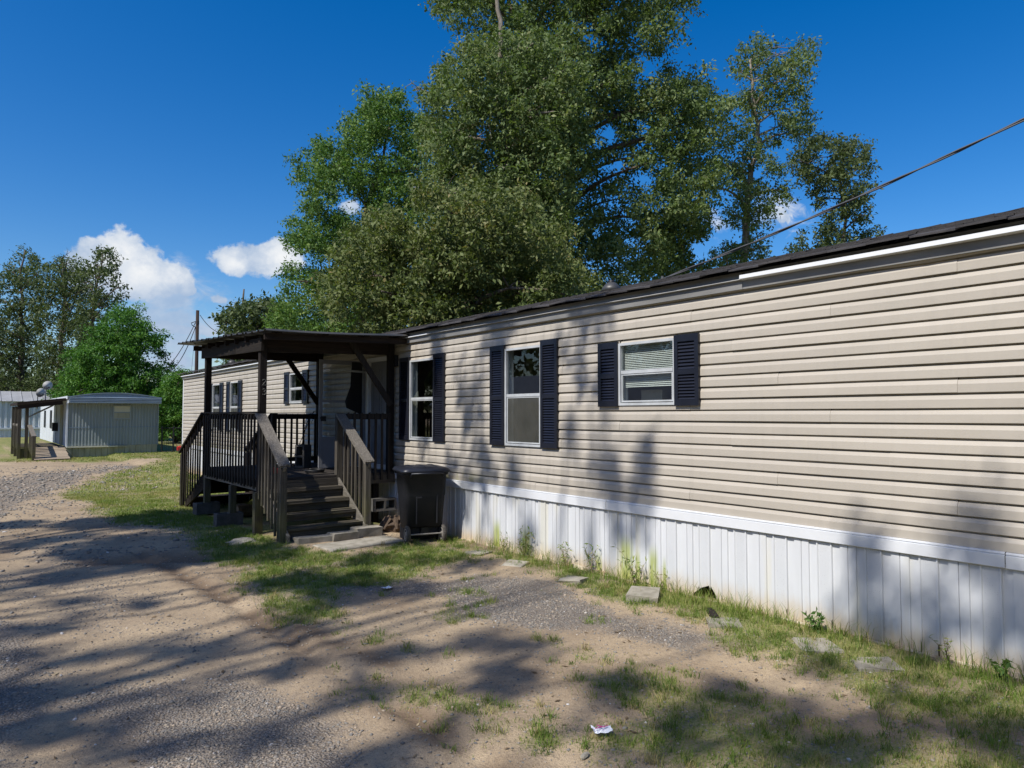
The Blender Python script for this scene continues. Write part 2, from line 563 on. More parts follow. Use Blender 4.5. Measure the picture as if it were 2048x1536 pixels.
def piece(name, mesh, parent, loc, rot=(0, 0, 0), label=None):
    """an object sharing a mesh; loc is in world space"""
    o = bpy.data.objects.new(name, mesh)
    COL.objects.link(o)
    off = BASE[parent.name] if parent else (0, 0, 0)
    o.location = [loc[i] - off[i] for i in range(3)]
    o.rotation_euler = rot
    if parent:
        o.parent = parent
    if label:
        o['label'] = label
    return o


def solo(name, mb, mat, label, cat, base=(0, 0, 0), group=None, smooth=False, rot=(0, 0, 0)):
    o = bpy.data.objects.new(name, make_mesh(name, mb, mat, smooth, (0, 0, 0)))
    COL.objects.link(o)
    o.location = base
    o.rotation_euler = rot
    BASE[o.name] = tuple(base)
    o['label'] = label
    o['category'] = cat
    if group:
        o['group'] = group
    return o


def big_mesh(name, verts, nper, faces_idx, loop_tot, mat, tint=None, smooth=False):
    """mesh of many equal small pieces, straight from numpy arrays"""
    me = bpy.data.meshes.new(name)
    nv = len(verts)
    me.vertices.add(nv)
    me.vertices.foreach_set('co', verts.astype(np.float32).ravel())
    me.loops.add(len(faces_idx))
    me.loops.foreach_set('vertex_index', faces_idx.astype(np.int32))
    nf = len(loop_tot)
    me.polygons.add(nf)
    st = np.concatenate([[0], np.cumsum(loop_tot)[:-1]]).astype(np.int32)
    me.polygons.foreach_set('loop_start', st)
    me.polygons.foreach_set('loop_total', loop_tot.astype(np.int32))
    if smooth:
        me.polygons.foreach_set('use_smooth', np.ones(nf, dtype=bool))
    me.materials.append(mat)
    me.update(calc_edges=True)
    if tint is not None:
        a = me.attributes.new('tint', 'FLOAT', 'POINT')
        a.data.foreach_set('value', np.repeat(tint, nper).astype(np.float32))
    return me


# value noise for terrain and masks
_T = np.random.default_rng(3).random((256, 256))


def vnoise(x, y, s):
    x = np.asarray(x) * s + 1000.0
    y = np.asarray(y) * s + 1000.0
    xi = np.floor(x).astype(int)
    yi = np.floor(y).astype(int)
    fx = x - xi
    fy = y - yi
    fx = fx * fx * (3 - 2 * fx)
    fy = fy * fy * (3 - 2 * fy)
    g = lambda i, j: _T[(xi + i) % 256, (yi + j) % 256]
    return (g(0, 0) * (1 - fx) + g(1, 0) * fx) * (1 - fy) + (g(0, 1) * (1 - fx) + g(1, 1) * fx) * fy


def fbm(x, y, s, o=4):
    r = 0
    a = 0.5
    for i in range(o):
        r = r + a * vnoise(x + 17 * i, y - 31 * i, s)
        s *= 2.1
        a *= 0.5
    return r / (1 - 0.5 ** o)


def poly_sd(x, y, poly):
    """signed distance to a polygon, positive inside"""
    P = np.array(poly, dtype=float)
    x = np.asarray(x, dtype=float)
    y = np.asarray(y, dtype=float)
    d = np.full(x.shape, 1e9)
    ins = np.zeros(x.shape, dtype=bool)
    for i in range(len(P)):
        a = P[i]
        b = P[(i + 1) % len(P)]
        e = b - a
        wx = x - a[0]
        wy = y - a[1]
        t = np.clip((wx * e[0] + wy * e[1]) / (e @ e), 0, 1)
        d = np.minimum(d, np.hypot(wx - t * e[0], wy - t * e[1]))
        c = ((a[1] <= y) & (b[1] > y)) | ((b[1] <= y) & (a[1] > y))
        with np.errstate(divide='ignore', invalid='ignore'):
            xx = a[0] + (y - a[1]) / (b[1] - a[1] if b[1] != a[1] else 1e-9) * e[0]
        ins ^= c & (x < xx)
    return np.where(ins, d, -d)


def sstep(v, a, b):
    t = np.clip((v - a) / (b - a), 0, 1)
    return t * t * (3 - 2 * t)


# ------------------------------------------------------------------ ground
GRASS = [
    ([(1.82, 18.19), (3.12, 22.87), (5.07, 27.64), (7.23, 31.33), (11.16, 51.86), (13.3, 50.18), (5.4, 24), (5.4, 10.0), (3.35, 8.88), (3.82, 8.1), (4.58, 8.22), (5.06, 7.76), (5.37, 7.08), (4.02, 6.55), (2.78, 6.56), (2.74, 6.23), (2.31, 6.35), (2.37, 7.69), (2.47, 9.7), (2.4, 11.37), (1.98, 14.47)], 1.0, 0.25),
    ([(2.27, 6.49), (2.7, 6.38), (2.72, 5.34), (2.5, 4.93), (2.26, 5.32), (2.12, 5.81)], 0.9, 0.2),
    ([(5.26, 8.31), (5.62, 6.41), (5.6, 4.78), (5.6, 3.07), (5.6, 0.5), (5.6, -4.0), (4.0, -4.0), (4.17, 0.75), (4.29, 1.24), (4.45, 1.91), (4.55, 2.46), (4.55, 3.02), (4.78, 3.91), (4.78, 4.87), (5.02, 6.24), (4.99, 6.98), (4.73, 7.59)], 0.8, 0.25),
    ([(2.26, 3.91), (2.61, 3.65), (2.62, 3.17), (2.73, 2.79), (3.34, 2.78), (3.62, 2.38), (3.91, 1.68), (4.5, 1.36), (4.0, -2.0), (2.9, -1.0), (2.78, 1.84), (2.46, 2.45), (2.31, 2.8), (2.25, 3.29)], 0.75, 0.3),
    ([(3.23, 3.43), (3.56, 3.29), (3.79, 2.78), (4.0, 2.36), (3.85, 2.2), (3.4, 2.3), (3.16, 2.74), (3.05, 3.11)], 0.7, 0.25),
    ([(-40, 36), (1.2, 34.2), (3.2, 32.6), (6.19, 30.6), (30, 30), (60, 200), (-60, 200)], 1.0, 0.4),
    ([(-40, -30), (-4.5, -30), (-4.0, 10), (-3.0, 20), (-6, 26), (-40, 27)], 1.0, 0.6),
    ([(11, -40), (60, -40), (60, 60), (11, 60)], 1.0, 0.6),
]
GRAVEL = [
    ([(2.41, 6.61), (2.95, 6.95), (4.0, 6.41), (4.51, 6.31), (4.65, 5.61), (4.54, 4.5), (4.59, 3.36), (4.19, 3.24), (4.06, 4.03), (3.47, 4.57), (3.31, 5.06), (3.52, 5.73), (2.93, 6.2)], 1.0),
    ([(0.61, 5.02), (1.05, 4.88), (1.53, 4.95), (1.73, 4.05), (1.63, 3.33), (1.5, 2.6), (0.49, 2.4)], 0.9),
    ([(0.29, 7.08), (0.43, 6.2), (0.34, 4.79), (0.37, 3.74), (-0.17, 1.0), (-1.35, 1.0), (-1.2, 9.0)], 1.0),
    ([(1.39, 6.67), (1.62, 5.86), (1.4, 5.44), (1.24, 6.33)], 0.6),
    ([(0.2, 22.73), (1.69, 26.28), (4.63, 28.32), (5.17, 26.92), (3.39, 24.94), (1.11, 17.03), (0.41, 13.44), (-2, 12), (-3, 20)], 0.8),
    ([(3.16, 2.92), (3.45, 2.43), (3.29, 2.17), (2.83, 2.45)], 0.5),
]
RUT = [(1.76, 9.92), (1.91, 8.05), (2.0, 6.49), (2.03, 5.15), (2.04, 4.31), (2.06, 3.4), (2.05, 2.77), (2.0, 1.5)]


def line_d(x, y, pts):
    d = np.full(np.shape(x), 1e9)
    for (ax, ay), (bx, by) in zip(pts[:-1], pts[1:]):
        ex, ey = bx - ax, by - ay
        t = np.clip(((x - ax) * ex + (y - ay) * ey) / (ex * ex + ey * ey), 0, 1)
        d = np.minimum(d, np.hypot(x - ax - t * ex, y - ay - t * ey))
    return d


def mask_grass(x, y):
    n = fbm(x, y, 1.1, 4) - 0.5
    n2 = fbm(x + 40, y + 9, 6.0, 3) - 0.5
    r = np.zeros(np.shape(x))
    for poly, w, soft in GRASS:
        sd = poly_sd(x, y, poly)
        r = np.maximum(r, w * sstep(sd + n * 0.75 + n2 * 0.5 * min(1, soft * 3), -soft, soft))
    # worn spots
    r = r * (1 - 0.45 * sstep(fbm(x - 7, y + 3, 2.0, 3), 0.56, 0.7))
    tuft = sstep(fbm(x + 3, y - 8, 3.2, 3), 0.66, 0.74) * 0.5 * ((x > 2.0) & (x < 5.4) & (y < 8))
    return np.maximum(r, tuft)


def mask_gravel(x, y):
    n = fbm(x + 11, y - 5, 1.6, 4) - 0.5
    r = np.zeros(np.shape(x))
    for poly, w in GRAVEL:
        sd = poly_sd(x, y, poly)
        r = np.maximum(r, w * sstep(sd + n * 0.7, -0.22, 0.28))
    road = sstep(2.0 - x, -0.2, 0.6) * sstep(x + 4.2, -0.3, 0.3) * (y < 26)
    r = np.maximum(r, road * 0.42 * sstep(fbm(x - 3, y * 0.6 + 8, 1.5, 3), 0.46, 0.68))
    return r


def ground_z(x, y):
    x = np.asarray(x, dtype=float)
    y = np.asarray(y, dtype=float)
    z = -0.14 * sstep(y, 17, 34) * (1 - sstep(y, 44, 62))
    z = z + 0.055 * np.exp(-(((x - 3.9) / 1.7) ** 2 + ((y - 9.4) / 1.6) ** 2))
    near = np.exp(-np.maximum(0, np.hypot(x - 2, y - 5) - 10) / 6)
    z = z + near * (0.05 * (fbm(x, y, 0.7, 3) - 0.5) + 0.022 * (fbm(x + 5, y, 3.5, 3) - 0.5))
    d = line_d(x + 0.10 * (fbm(x, y, 1.5, 3) - 0.5), y, RUT)
    rutn = 0.5 + fbm(x, y, 2.5, 2)
    z = z - near * 0.022 * np.exp(-(d / 0.06) ** 2) * rutn + near * 0.012 * np.exp(-((d - 0.17) / 0.08) ** 2) * rutn
    d2 = line_d(x, y, [(1.3, 9.6), (1.9, 9.2), (2.5, 8.9)])
    z = z - near * 0.06 * np.exp(-(d2 / 0.22) ** 2)
    clod = sstep(fbm(x + 2, y + 6, 7.0, 3), 0.56, 0.75) * sstep(0.5 - d, 0.0, 0.4)
    z = z + near * 0.010 * clod
    # level strip under the house wall
    k = sstep(x, 5.0, 5.5) * sstep(12 - x, 0, 1)
    return z * (1 - k) + k * (z * 0.15 + 0.0)


def axis(lo, hi, a, b, step, grow=1.16):
    c = list(np.arange(a, b + 1e-6, step))
    s = step
    v = a
    left = []
    while v > lo:
        s *= grow
        v -= s
        left.append(v)
    s = step
    v = b
    right = []
    while v < hi:
        s *= grow
        v += s
        right.append(v)
    return np.array(left[::-1] + c + right)


def ground_material():
    m = bpy.data.materials.new('dirt_grass_gravel')
    m.use_nodes = True
    t = NT(m.node_tree)
    b = t.n['Principled BSDF']
    pos = t.node('ShaderNodeNewGeometry').outputs['Position']
    ga = t.node('ShaderNodeAttribute', attribute_name='grass').outputs['Fac']
    gr = t.node('ShaderNodeAttribute', attribute_name='gravel').outputs['Fac']
    cl = t.node('ShaderNodeAttribute', attribute_name='clay').outputs['Fac']
    n1 = t.noise(pos, 1.3, 5, 0.6)
    n2 = t.noise(pos, 14, 4, 0.65)
    n3 = t.noise(pos, 70, 3, 0.6)
    dirt = t.mix(t.smooth(n1, 0.35, 0.68), (0.43, 0.332, 0.215), (0.315, 0.24, 0.158))
    dirt = t.mix(t.math('MULTIPLY', t.smooth(n2, 0.5, 0.75), 0.5), dirt, (0.19, 0.145, 0.10))
    dirt = t.mix(t.math('MULTIPLY', t.smooth(n3, 0.55, 0.8), 0.4), dirt, (0.40, 0.325, 0.245))
    n6 = t.noise(pos, 190, 2, 0.6)
    dirt = t.mix(t.math('MULTIPLY', t.smooth(n6, 0.5, 0.68), 0.7), dirt, (0.13, 0.10, 0.075))
    n7 = t.noise(pos, 33, 4, 0.7)
    dirt = t.mix(t.math('MULTIPLY', t.smooth(n7, 0.55, 0.72), 0.55), dirt, (0.12, 0.092, 0.066))
    dirt = t.mix(t.math('MULTIPLY', t.smooth(n7, 0.42, 0.28), 0.35), dirt, (0.48, 0.40, 0.30))
    dirt = t.mix(t.math('MULTIPLY', cl, 0.8), dirt, (0.125, 0.085, 0.055))
    vor = t.node('ShaderNodeTexVoronoi')
    vor.inputs['Scale'].default_value = 70
    t.l.new(pos, vor.inputs['Vector'])
    sepc = t.node('ShaderNodeSeparateColor')
    t.l.new(vor.outputs['Color'], sepc.inputs[0])
    stone = t.ramp(sepc.outputs[0], [(0, (0.13, 0.126, 0.12)), (0.5, (0.215, 0.205, 0.19)), (0.8, (0.28, 0.24, 0.20)), (1, (0.40, 0.37, 0.33))])
    stone = t.mix(t.smooth(vor.outputs['Distance'], 0.35, 0.6), stone, (0.16, 0.135, 0.11))
    gf = t.math('MULTIPLY', gr, t.smooth(t.math('ADD', n2, t.math('MULTIPLY', gr, 0.5)), 0.5, 0.85))
    c = t.mix(t.math('MULTIPLY', gf, 0.9), dirt, stone)
    n4 = t.noise(pos, 2.2, 4, 0.6)
    n5 = t.noise(pos, 45, 3, 0.7)
    gcol = t.mix(t.smooth(n4, 0.3, 0.7), (0.12, 0.17, 0.035), (0.27, 0.25, 0.095))
    gcol = t.mix(t.math('MULTIPLY', t.smooth(n5, 0.45, 0.7), 0.6), gcol, (0.055, 0.075, 0.02))
    gm = t.smooth(t.math('ADD', ga, t.math('MULTIPLY', t.math('SUBTRACT', n5, 0.5), 1.5)), 0.35, 0.95)
    c = t.mix(t.math('MULTIPLY', gm, 0.88), c, gcol)
    t.l.new(c, b.inputs['Base Color'])
    b.inputs['Roughness'].default_value = 0.95
    b.inputs['Specular IOR Level'].default_value = 0.15
    h = t.math('ADD', t.math('MULTIPLY', n2, 0.5), t.math('MULTIPLY', n3, 0.35))
    h = t.math('ADD', h, t.math('MULTIPLY', t.math('MULTIPLY', vor.outputs['Distance'], gf), -0.5))
    bm = t.node('ShaderNodeBump')
    bm.inputs['Strength'].default_value = 0.9
    bm.inputs['Distance'].default_value = 0.03
    t.l.new(h, bm.inputs['Height'])
    t.l.new(bm.outputs[0], b.inputs['Normal'])
    return m


def build_ground():
    xs = axis(-900, 900, -1.2, 5.7, 0.045)
    ys = axis(-900, 900, 0.8, 13.0, 0.05)
    X, Y = np.meshgrid(xs, ys, indexing='ij')
    Z = ground_z(X, Y)
    nx, ny = X.shape
    V = np.stack([X, Y, Z], -1).reshape(-1, 3)
    i = np.arange(nx * ny).reshape(nx, ny)
    q = np.stack([i[:-1, :-1], i[1:, :-1], i[1:, 1:], i[:-1, 1:]], -1).reshape(-1, 4)
    me = big_mesh('ground', V, 1, q.ravel(), np.full(len(q), 4), ground_material(), smooth=True)
    xf, yf = X.ravel(), Y.ravel()
    d = line_d(xf, yf, RUT)
    clay = np.maximum(np.exp(-(d / 0.16) ** 2) * sstep(fbm(xf, yf, 2.0, 3), 0.3, 0.6), np.exp(-(line_d(xf, yf, [(1.3, 9.6), (1.9, 9.2), (2.5, 8.9)]) / 0.35) ** 2)) * (yf < 12)
    d3 = line_d(xf, yf, [(2.05, 6.2), (2.25, 5.0), (2.35, 4.3)])
    clay = np.maximum(clay, 0.9 * np.exp(-(d3 / 0.16) ** 2) * sstep(fbm(xf + 9, yf, 3.0, 3), 0.35, 0.6))
    clay = np.maximum(clay, 0.45 * sstep(fbm(xf - 20, yf + 2, 0.9, 4), 0.5, 0.72))
    for nm, val in (('grass', mask_grass(xf, yf)), ('gravel', mask_gravel(xf, yf)), ('clay', clay)):
        a = me.attributes.new(nm, 'FLOAT', 'POINT')
        a.data.foreach_set('value', val.astype(np.float32))
    o = bpy.data.objects.new('ground', me)
    COL.objects.link(o)
    o['kind'] = 'structure'
    o['label'] = 'rutted dirt and gravel drive with patchy grass lawn'


build_ground()


def gz(x, y):
    return float(ground_z(np.array([x]), np.array([y]))[0])


# ------------------------------------------------------------------ main mobile home
WX = 5.503
Y0, Y1 = -2.0, 23.8
house = thing('mobile_home', 'long single-wide mobile home with beige lap siding, black shutters and white skirting', 'mobile home', (7.8, 10.9, 0))

# openings: y0, y1, z0, z1
WINS = [(4.381, 5.126, 1.824, 2.476, 2.17, 'blind', 'short'), (6.395, 7.108, 1.336, 2.565, 1.967, 'screen', 'tall'), (8.836, 9.54, 1.34, 2.565, 1.971, 'dark', 'tall'),
        (13.915, 14.64, 1.97, 2.596, 2.28, 'dark', 'short'), (18.165, 18.847, 1.33, 2.568, 1.928, 'screen', 'tall'), (19.771, 20.49, 1.33, 2.56, 1.928, 'screen', 'tall')]
DOOR = (10.20, 11.02, 0.83, 2.69)
OPEN = [(w[0], w[1], w[2], w[3]) for w in WINS] + [DOOR]
CH = 0.1068
ZB = 0.81
NC = 19
PROFILE = [(-0.012, 0.001), (0.0185, 0.0), (0.019, 0.004), (0.018, 0.060), (0.0050, 0.0905), (-0.013, 0.0915), (-0.013, 0.112)]
_board_cache = {}


def board_mesh(L, z0, z1, mat):
    key = (round(L, 3), round(z0, 4), round(z1, 4), mat.name)
    if key in _board_cache:
        return _board_cache[key]
    pr = []
    for (o0, a), (o1, b) in zip(PROFILE[:-1], PROFILE[1:]):
        for k in (0, 1):
            oo, zz = ((o0, a), (o1, b))[k]
            if zz < z0:
                if b > z0:
                    oo = o0 + (o1 - o0) * (z0 - a) / (b - a) if b > a else oo
                zz = z0
            if zz > z1:
                if a < z1:
                    oo = o0 + (o1 - o0) * (z1 - a) / (b - a)
                zz = z1
            if not pr or (abs(pr[-1][0] - oo) > 1e-6 or abs(pr[-1][1] - zz) > 1e-6):
                pr.append((oo, zz))
    mb = MB()
    n = max(1, int(L / 0.6))
    rings = [[(-o - (.0010 * math.sin(k * 2.3 + L * 7) if o > 0 else 0), L * k / n, z + .0011 * math.sin(k * 1.7 + L * 5)) for o, z in pr] for k in range(n + 1)]
    mb.rings(rings, closed=False)
    for k in (0, n):
        mb.add(rings[k], [tuple(range(len(pr)))])
    me = make_mesh('siding_board', mb, mat)
    _board_cache[key] = me
    return me


def build_siding():
    rr = random.Random(5)
    for c in range(NC):
        z = ZB + c * CH
        # splice positions along the wall
        cuts = [Y0]
        y = Y0 + 1.2 + (c * 1.37) % 3.66
        while y < Y1 - 0.6:
            cuts.append(y)
            y += 3.66
        cuts.append(Y1)
        for k in range(len(cuts) - 1):
            a, b = cuts[k], cuts[k + 1]
            segs = [(a, b, 0.0, 0.112)]
            for (oy0, oy1, oz0, oz1) in OPEN:
                new = []
                for (p, q, s0, s1) in segs:
                    lo, hi = z + s0, z + min(s1, CH)
                    if q <= oy0 or p >= oy1 or hi <= oz0 or lo >= oz1:
                        new.append((p, q, s0, s1))
                        continue
                    if p < oy0:
                        new.append((p, oy0, s0, s1))
                    if q > oy1:
                        new.append((oy1, q, s0, s1))
                    p2, q2 = max(p, oy0), min(q, oy1)
                    if lo < oz0 - 0.004:
                        new.append((p2, q2, s0, oz0 - z))
                    if z + CH > oz1 + 0.004:
                        new.append((p2, q2, max(s0, oz1 - z), s1))
                segs = new
            for (p, q, s0, s1) in segs:
                if q - p < 0.02:
                    continue
                mat = M['siding_pink'] if (c in (15, 16) and 3.9 < (p + q) / 2 < 4.4) else M['siding']
                off = 0.0030 * ((k + c) % 2)
                piece('siding_board', board_mesh(q - p - 0.001, s0, s1, mat), house, (WX - off, p, z + rr.uniform(-0.0012, 0.0012)))
    # warped top course running up under the eave
    mb = MB()
    n = 120
    rows = []
    for i in range(n + 1):
        y = Y0 + (Y1 - Y0) * i / n
        wav = 0.03 * math.exp(-((y - 2.15) / 0.35) ** 2) + 0.006 * math.sin(y * 1.7) + 0.004 * math.sin(y * 4.1)
        rows.append([(WX - 0.004, y, ZB + NC * CH - 0.002), (WX - 0.019 - wav * 0.5, y, ZB + NC * CH - 0.002 - wav * 0.55), (WX - 0.018 - wav * 0.3, y, 2.885), (WX - 0.002, y, 2.93)])
    mb.rings(rows, closed=False)
    part('top_siding_board', mb, M['siding'], house, True)


build_siding()


def build_shell():
    # sheathing with real openings, floor, ceiling, back and end walls
    mb = MB()
    ys = sorted({Y0, Y1} | {v for o in OPEN for v in o[:2]})
    for a, b in zip(ys[:-1], ys[1:]):
        mid = (a + b) / 2
        holes = [(o[2], o[3]) for o in OPEN if o[0] < mid < o[1]]
        z = 0.78
        for h0, h1 in holes:
            mb.box(WX + 0.017, a, z, WX + 0.06, b, h0)
            z = h1
        mb.box(WX + 0.017, a, z, WX + 0.06, b, 2.97)
    part('wall_sheathing', mb, M['dark'], house)
    mb = MB()
    mb.box(WX + 0.062, Y0 + .01, 0.70, 10.0, Y1 - .01, 0.78)
    mb.box(WX + 0.062, Y0 + .01, 2.90, 10.0, Y1 - .01, 2.96)
    mb.box(8.1, Y0 + .02, 0.782, 8.16, Y1 - .02, 2.898)
    for y in (3.0, 5.9, 8.1, 12.1, 16.6, 21.5):
        mb.box(WX + 0.064, y, 0.783, 8.098, y + 0.06, 2.897)
    part('interior_walls', mb, M['interior'], house)
    mb = MB()
    mb.box(10.05, Y0, 0.02, 10.1, Y1, 2.98)
    mb.box(WX + 0.005, Y1 - 0.012, 0.02, 10.05, Y1 + 0.03, 2.98)
    mb.box(WX + 0.005, Y0 - 0.03, 0.02, 10.05, Y0 + 0.009, 2.98)
    for ye in (Y0, Y1):      # gable ends
        mb.add([(WX, ye - 0.02, 2.97), (10.1, ye - 0.02, 2.97), (7.8, ye - 0.02, 3.6), (WX, ye + 0.02, 2.97), (10.1, ye + 0.02, 2.97), (7.8, ye + 0.02, 3.6)], [(0, 1, 2), (5, 4, 3), (0, 2, 5, 3), (1, 4, 5, 2)])
    part('rear_and_end_walls', mb, M['siding'], house)
    # corner post at far end
    part('corner_trim', MB().box(WX - 0.028, Y1 - 0.05, 0.8, WX + 0.002, Y1 + 0.035, 2.93), M['trim'], house)


build_shell()


def build_skirting():
    P = [(-.1936, 0), (-.190, .012), (-.131, .012), (-.127, 0), (-.068, 0), (-.063, .016), (-.054, .016), (-.049, .007), (.049, .007), (.054, .016), (.063, .016), (.068, 0), (.127, 0), (.131, .012), (.190, .012), (.1936, 0)]
    ZT = 0.716

    def panel(bottoms):
        mb = MB()
        for i in range(len(P) - 1):
            (a, o0), (b, o1) = P[i], P[i + 1]
            zb = bottoms.get(i, 0.0)
            z2 = zb[1] if isinstance(zb, tuple) else zb
            z1 = zb[0] if isinstance(zb, tuple) else zb
            zt = ZT - (0.012 if o0 + o1 > 0.02 else 0.0)
            mb.add([(-o0, a, z1), (-o1, b, z2), (-o1, b, zt), (-o0, a, zt)], [(0, 1, 2, 3)], 1 if i == 7 else 0)
        return make_mesh('skirting_panel', mb, [M['skirt'], M['skirt_vent']])
    whole = panel({})
    broken1 = panel({3: (0.04, 0.12), 4: (0.13, 0.09), 5: (0.11, 0.14), 6: 0.13, 7: (0.13, 0.09), 8: 0.08, 9: .10, 10: .06, 11: (0.07, 0.03)})
    broken2 = panel({5: (0.09, 0.075), 6: 0.10, 9: (0.05, 0.10), 10: 0.11})
    broken3 = panel({9: 0.05, 10: (0.05, 0.04)})
    k0 = int(math.floor((Y0 - 2.139) / 0.3872)) + 1
    k = k0
    while True:
        y = 2.139 + k * 0.3872
        if y + 0.19 > Y1:
            break
        me = whole
        if k == 5:
            me = broken1
        elif k in (0, 2, 3):
            me = broken2
        elif k in (1, 6, 9, 13):
            me = broken3
        piece('skirting_panel', me, house, (WX - 0.006, y, 0.012 + 0.004 * math.sin(k * 2.1)))
        k += 1
    # top rail: lengths of moulded trim, ground track below
    def rail(L):
        prof = [(0.0, 0.812), (0.034, 0.806), (0.036, 0.796), (0.030, 0.793), (0.030, 0.788), (0.040, 0.786), (0.040, 0.706), (0.026, 0.700), (0.026, 0.712)]
        mb = MB()
        mb.rings([[(-o, y, z) for o, z in prof] for y in (0, L)], closed=False)
        return make_mesh('skirting_rail', mb, M['trim'])
    rm = rail(3.655)
    y = Y0
    while y < Y1 - 0.5:
        piece('skirting_rail', rm if y + 3.66 < Y1 else rail(Y1 - y), house, (WX - 0.002, y, 0.001 * math.sin(y)))
        y += 3.66
    y = Y0
    j = 0
    while y < Y1 - 0.1:
        L = min(1.83, Y1 - y)
        mb = MB()
        mb.box(-0.030, 0, -0.03, -0.0165, L - 0.004, 0.022)
        mb.box(-0.046, 0, -0.03, -0.0305, L - 0.004, -0.006)
        piece('skirting_track', make_mesh('skirting_track', mb, M['track']), house, (WX, y, 0.014 * math.sin(j * 1.9)), (0.004 * math.sin(j * 3.3), 0, 0))
        y += 1.83
        j += 1


build_skirting()


def build_roof():
    EX, EZ, RX, RZ = 5.372, 3.022, 7.8, 3.652
    sl = (RZ - EZ) / (RX - EX)
    # deck under the shingles, both slopes
    mb = MB()
    mb.add([(EX + .02, Y0 - .08, EZ - .034), (RX, Y0 - .08, RZ - .03), (10.2, Y0 - .08, EZ - .034), (EX + .02, Y1 + .08, EZ - .034), (RX, Y1 + .08, RZ - .03), (10.2, Y1 + .08, EZ - .034)],
           [(0, 1, 4, 3), (1, 2, 5, 4)])
    roof = part('roof', mb, M['dark'], house)
    rr = random.Random(2)
    # first course: one shingle after another
    SW = 0.305
    meshes = []
    for v in range(4):
        mb = MB()
        r = random.Random(v)
        d0, d1 = r.uniform(-0.014, 0.004), r.uniform(-0.014, 0.004)
        o = [r.uniform(-0.012, 0.012) for _ in range(2)]
        ln = 0.2
        top = [(0 + o[0], 0, d0), (0 + o[1], SW - 0.004, d1), (ln, SW - 0.004, ln * sl + 0.004), (ln, 0, ln * sl + 0.004)]
        th = 0.014
        mb.add(top + [(x, y, z - th) for x, y, z in top], [(0, 3, 2, 1), (4, 5, 6, 7), (0, 1, 5, 4), (1, 2, 6, 5), (2, 3, 7, 6), (3, 0, 4, 7)])
        meshes.append(make_mesh('shingle', mb, M['shingle']))
    y = Y0 - 0.1
    while y < Y1 + 0.05:
        piece('shingle', meshes[rr.randrange(4)], roof, (EX, y, EZ))
        y += SW
    # the courses above, seen almost edge on
    mb = MB()
    c = 0
    xx = EX + 0.135
    while xx < RX - 0.02:
        y = Y0 - 0.1 - (c % 2) * 0.15
        while y < Y1 + 0.05:
            z0 = EZ + (xx - EX) * sl + 0.004
            l = min(0.19, RX - xx)
            h = rr.uniform(0.004, 0.014)
            a = rr.uniform(-0.006, 0.006)
            t = [(xx + a, y, z0 + h), (xx + a, y + 0.30, z0 + h), (xx + l, y + 0.30, z0 + l * sl + 0.002), (xx + l, y, z0 + l * sl + 0.002)]
            mb.add(t + [(t[0][0], t[0][1], z0 - .006), (t[1][0], t[1][1], z0 - .006)], [(0, 3, 2, 1), (0, 1, 5, 4)])
            y += 0.305
        xx += 0.135
        c += 1
    mb.add([(RX, Y0 - .1, RZ + .012), (10.25, Y0 - .1, EZ), (10.25, Y1 + .08, EZ), (RX, Y1 + .08, RZ + .012)], [(0, 1, 2, 3)])
    part('shingle_courses', mb, M['shingle'], roof, kind='stuff')
    # ridge caps
    mb = MB()
    y = Y0 - 0.1
    while y < Y1 + 0.05:
        h = rr.uniform(0, 0.008)
        mb.add([(RX - .14, y, RZ - .028 + h), (RX, y, RZ + .016 + h), (RX + .14, y, RZ - .028 + h), (RX - .14, y + .24, RZ - .034), (RX, y + .24, RZ + .01), (RX + .14, y + .24, RZ - .034)], [(0, 1, 4, 3), (1, 2, 5, 4), (0, 2, 1)])
        y += 0.235
    part('ridge_cap', mb, M['shingle'], roof, kind='stuff')
    # fascia lengths with a projecting lower lip
    ends = [Y0 - 0.05, 3.6, 8.95, 15.0, 19.6, Y1 + 0.06]
    for i in range(5):
        a, b = ends[i], ends[i + 1] - 0.004
        mb = MB()
        mb.box(5.452, a, 2.845, WX - 0.0005, b, 3.0)
        part('fascia', mb, M['fascia'], house)
        lip = [(0.062, 0.034), (0.030, 0.006), (0.036, 0.010), (0.050, 0.020), (0.050, 0.020)][i]
        mb = MB()
        n = 10
        rows = []
        for k in range(n + 1):
            y = a + (b - a) * k / n
            w = 0.0025 * math.sin(y * 2.3 + i)
            x0 = 5.451 - lip[0] * 0.85
            rows.append([(5.4515, y, 2.926 + lip[1] + .012), (x0, y, 2.926 + lip[1] + w), (x0 - .004, y, 2.926 + w), (5.4515, y, 2.92)])
        mb.rings(rows, closed=False)
        mb.add(rows[0], [(0, 1, 2, 3)])
        mb.add(rows[-1], [(0, 1, 2, 3)])
        part('eave_drip_strip', mb, M['alu_grey'] if i == 1 else M['trim'], house)
    for (x, y, h) in ((6.6, 6.3, 0.13), (6.6, 22.6, 0.24)):
        z = EZ + (x - EX) * sl
        mb = MB()
        mb.tube([(x, y, z - .02), (x, y, z + 0.05), (x, y, z + 0.09), (x, y, z + 0.10)], [0.15, 0.11, 0.07, 0.052], 12)
        vent = part('roof_vent', mb, M['metal_roof'], roof, True)
        part('vent_pipe', MB().tube([(x, y, z + 0.08), (x, y, z + h)], 0.042, 12), M['black'], house, True)


build_roof()


def frame_boxes(mb, y0, y1, z0, z1, w, xa, xb):
    mb.box(xa, y0, z0, xb, y0 + w, z1)
    mb.box(xa, y1 - w, z0, xb, y1, z1)
    mb.box(xa, y0 + w, z0, xb, y1 - w, z0 + w)
    mb.box(xa, y0 + w, z1 - w, xb, y1 - w, z1)


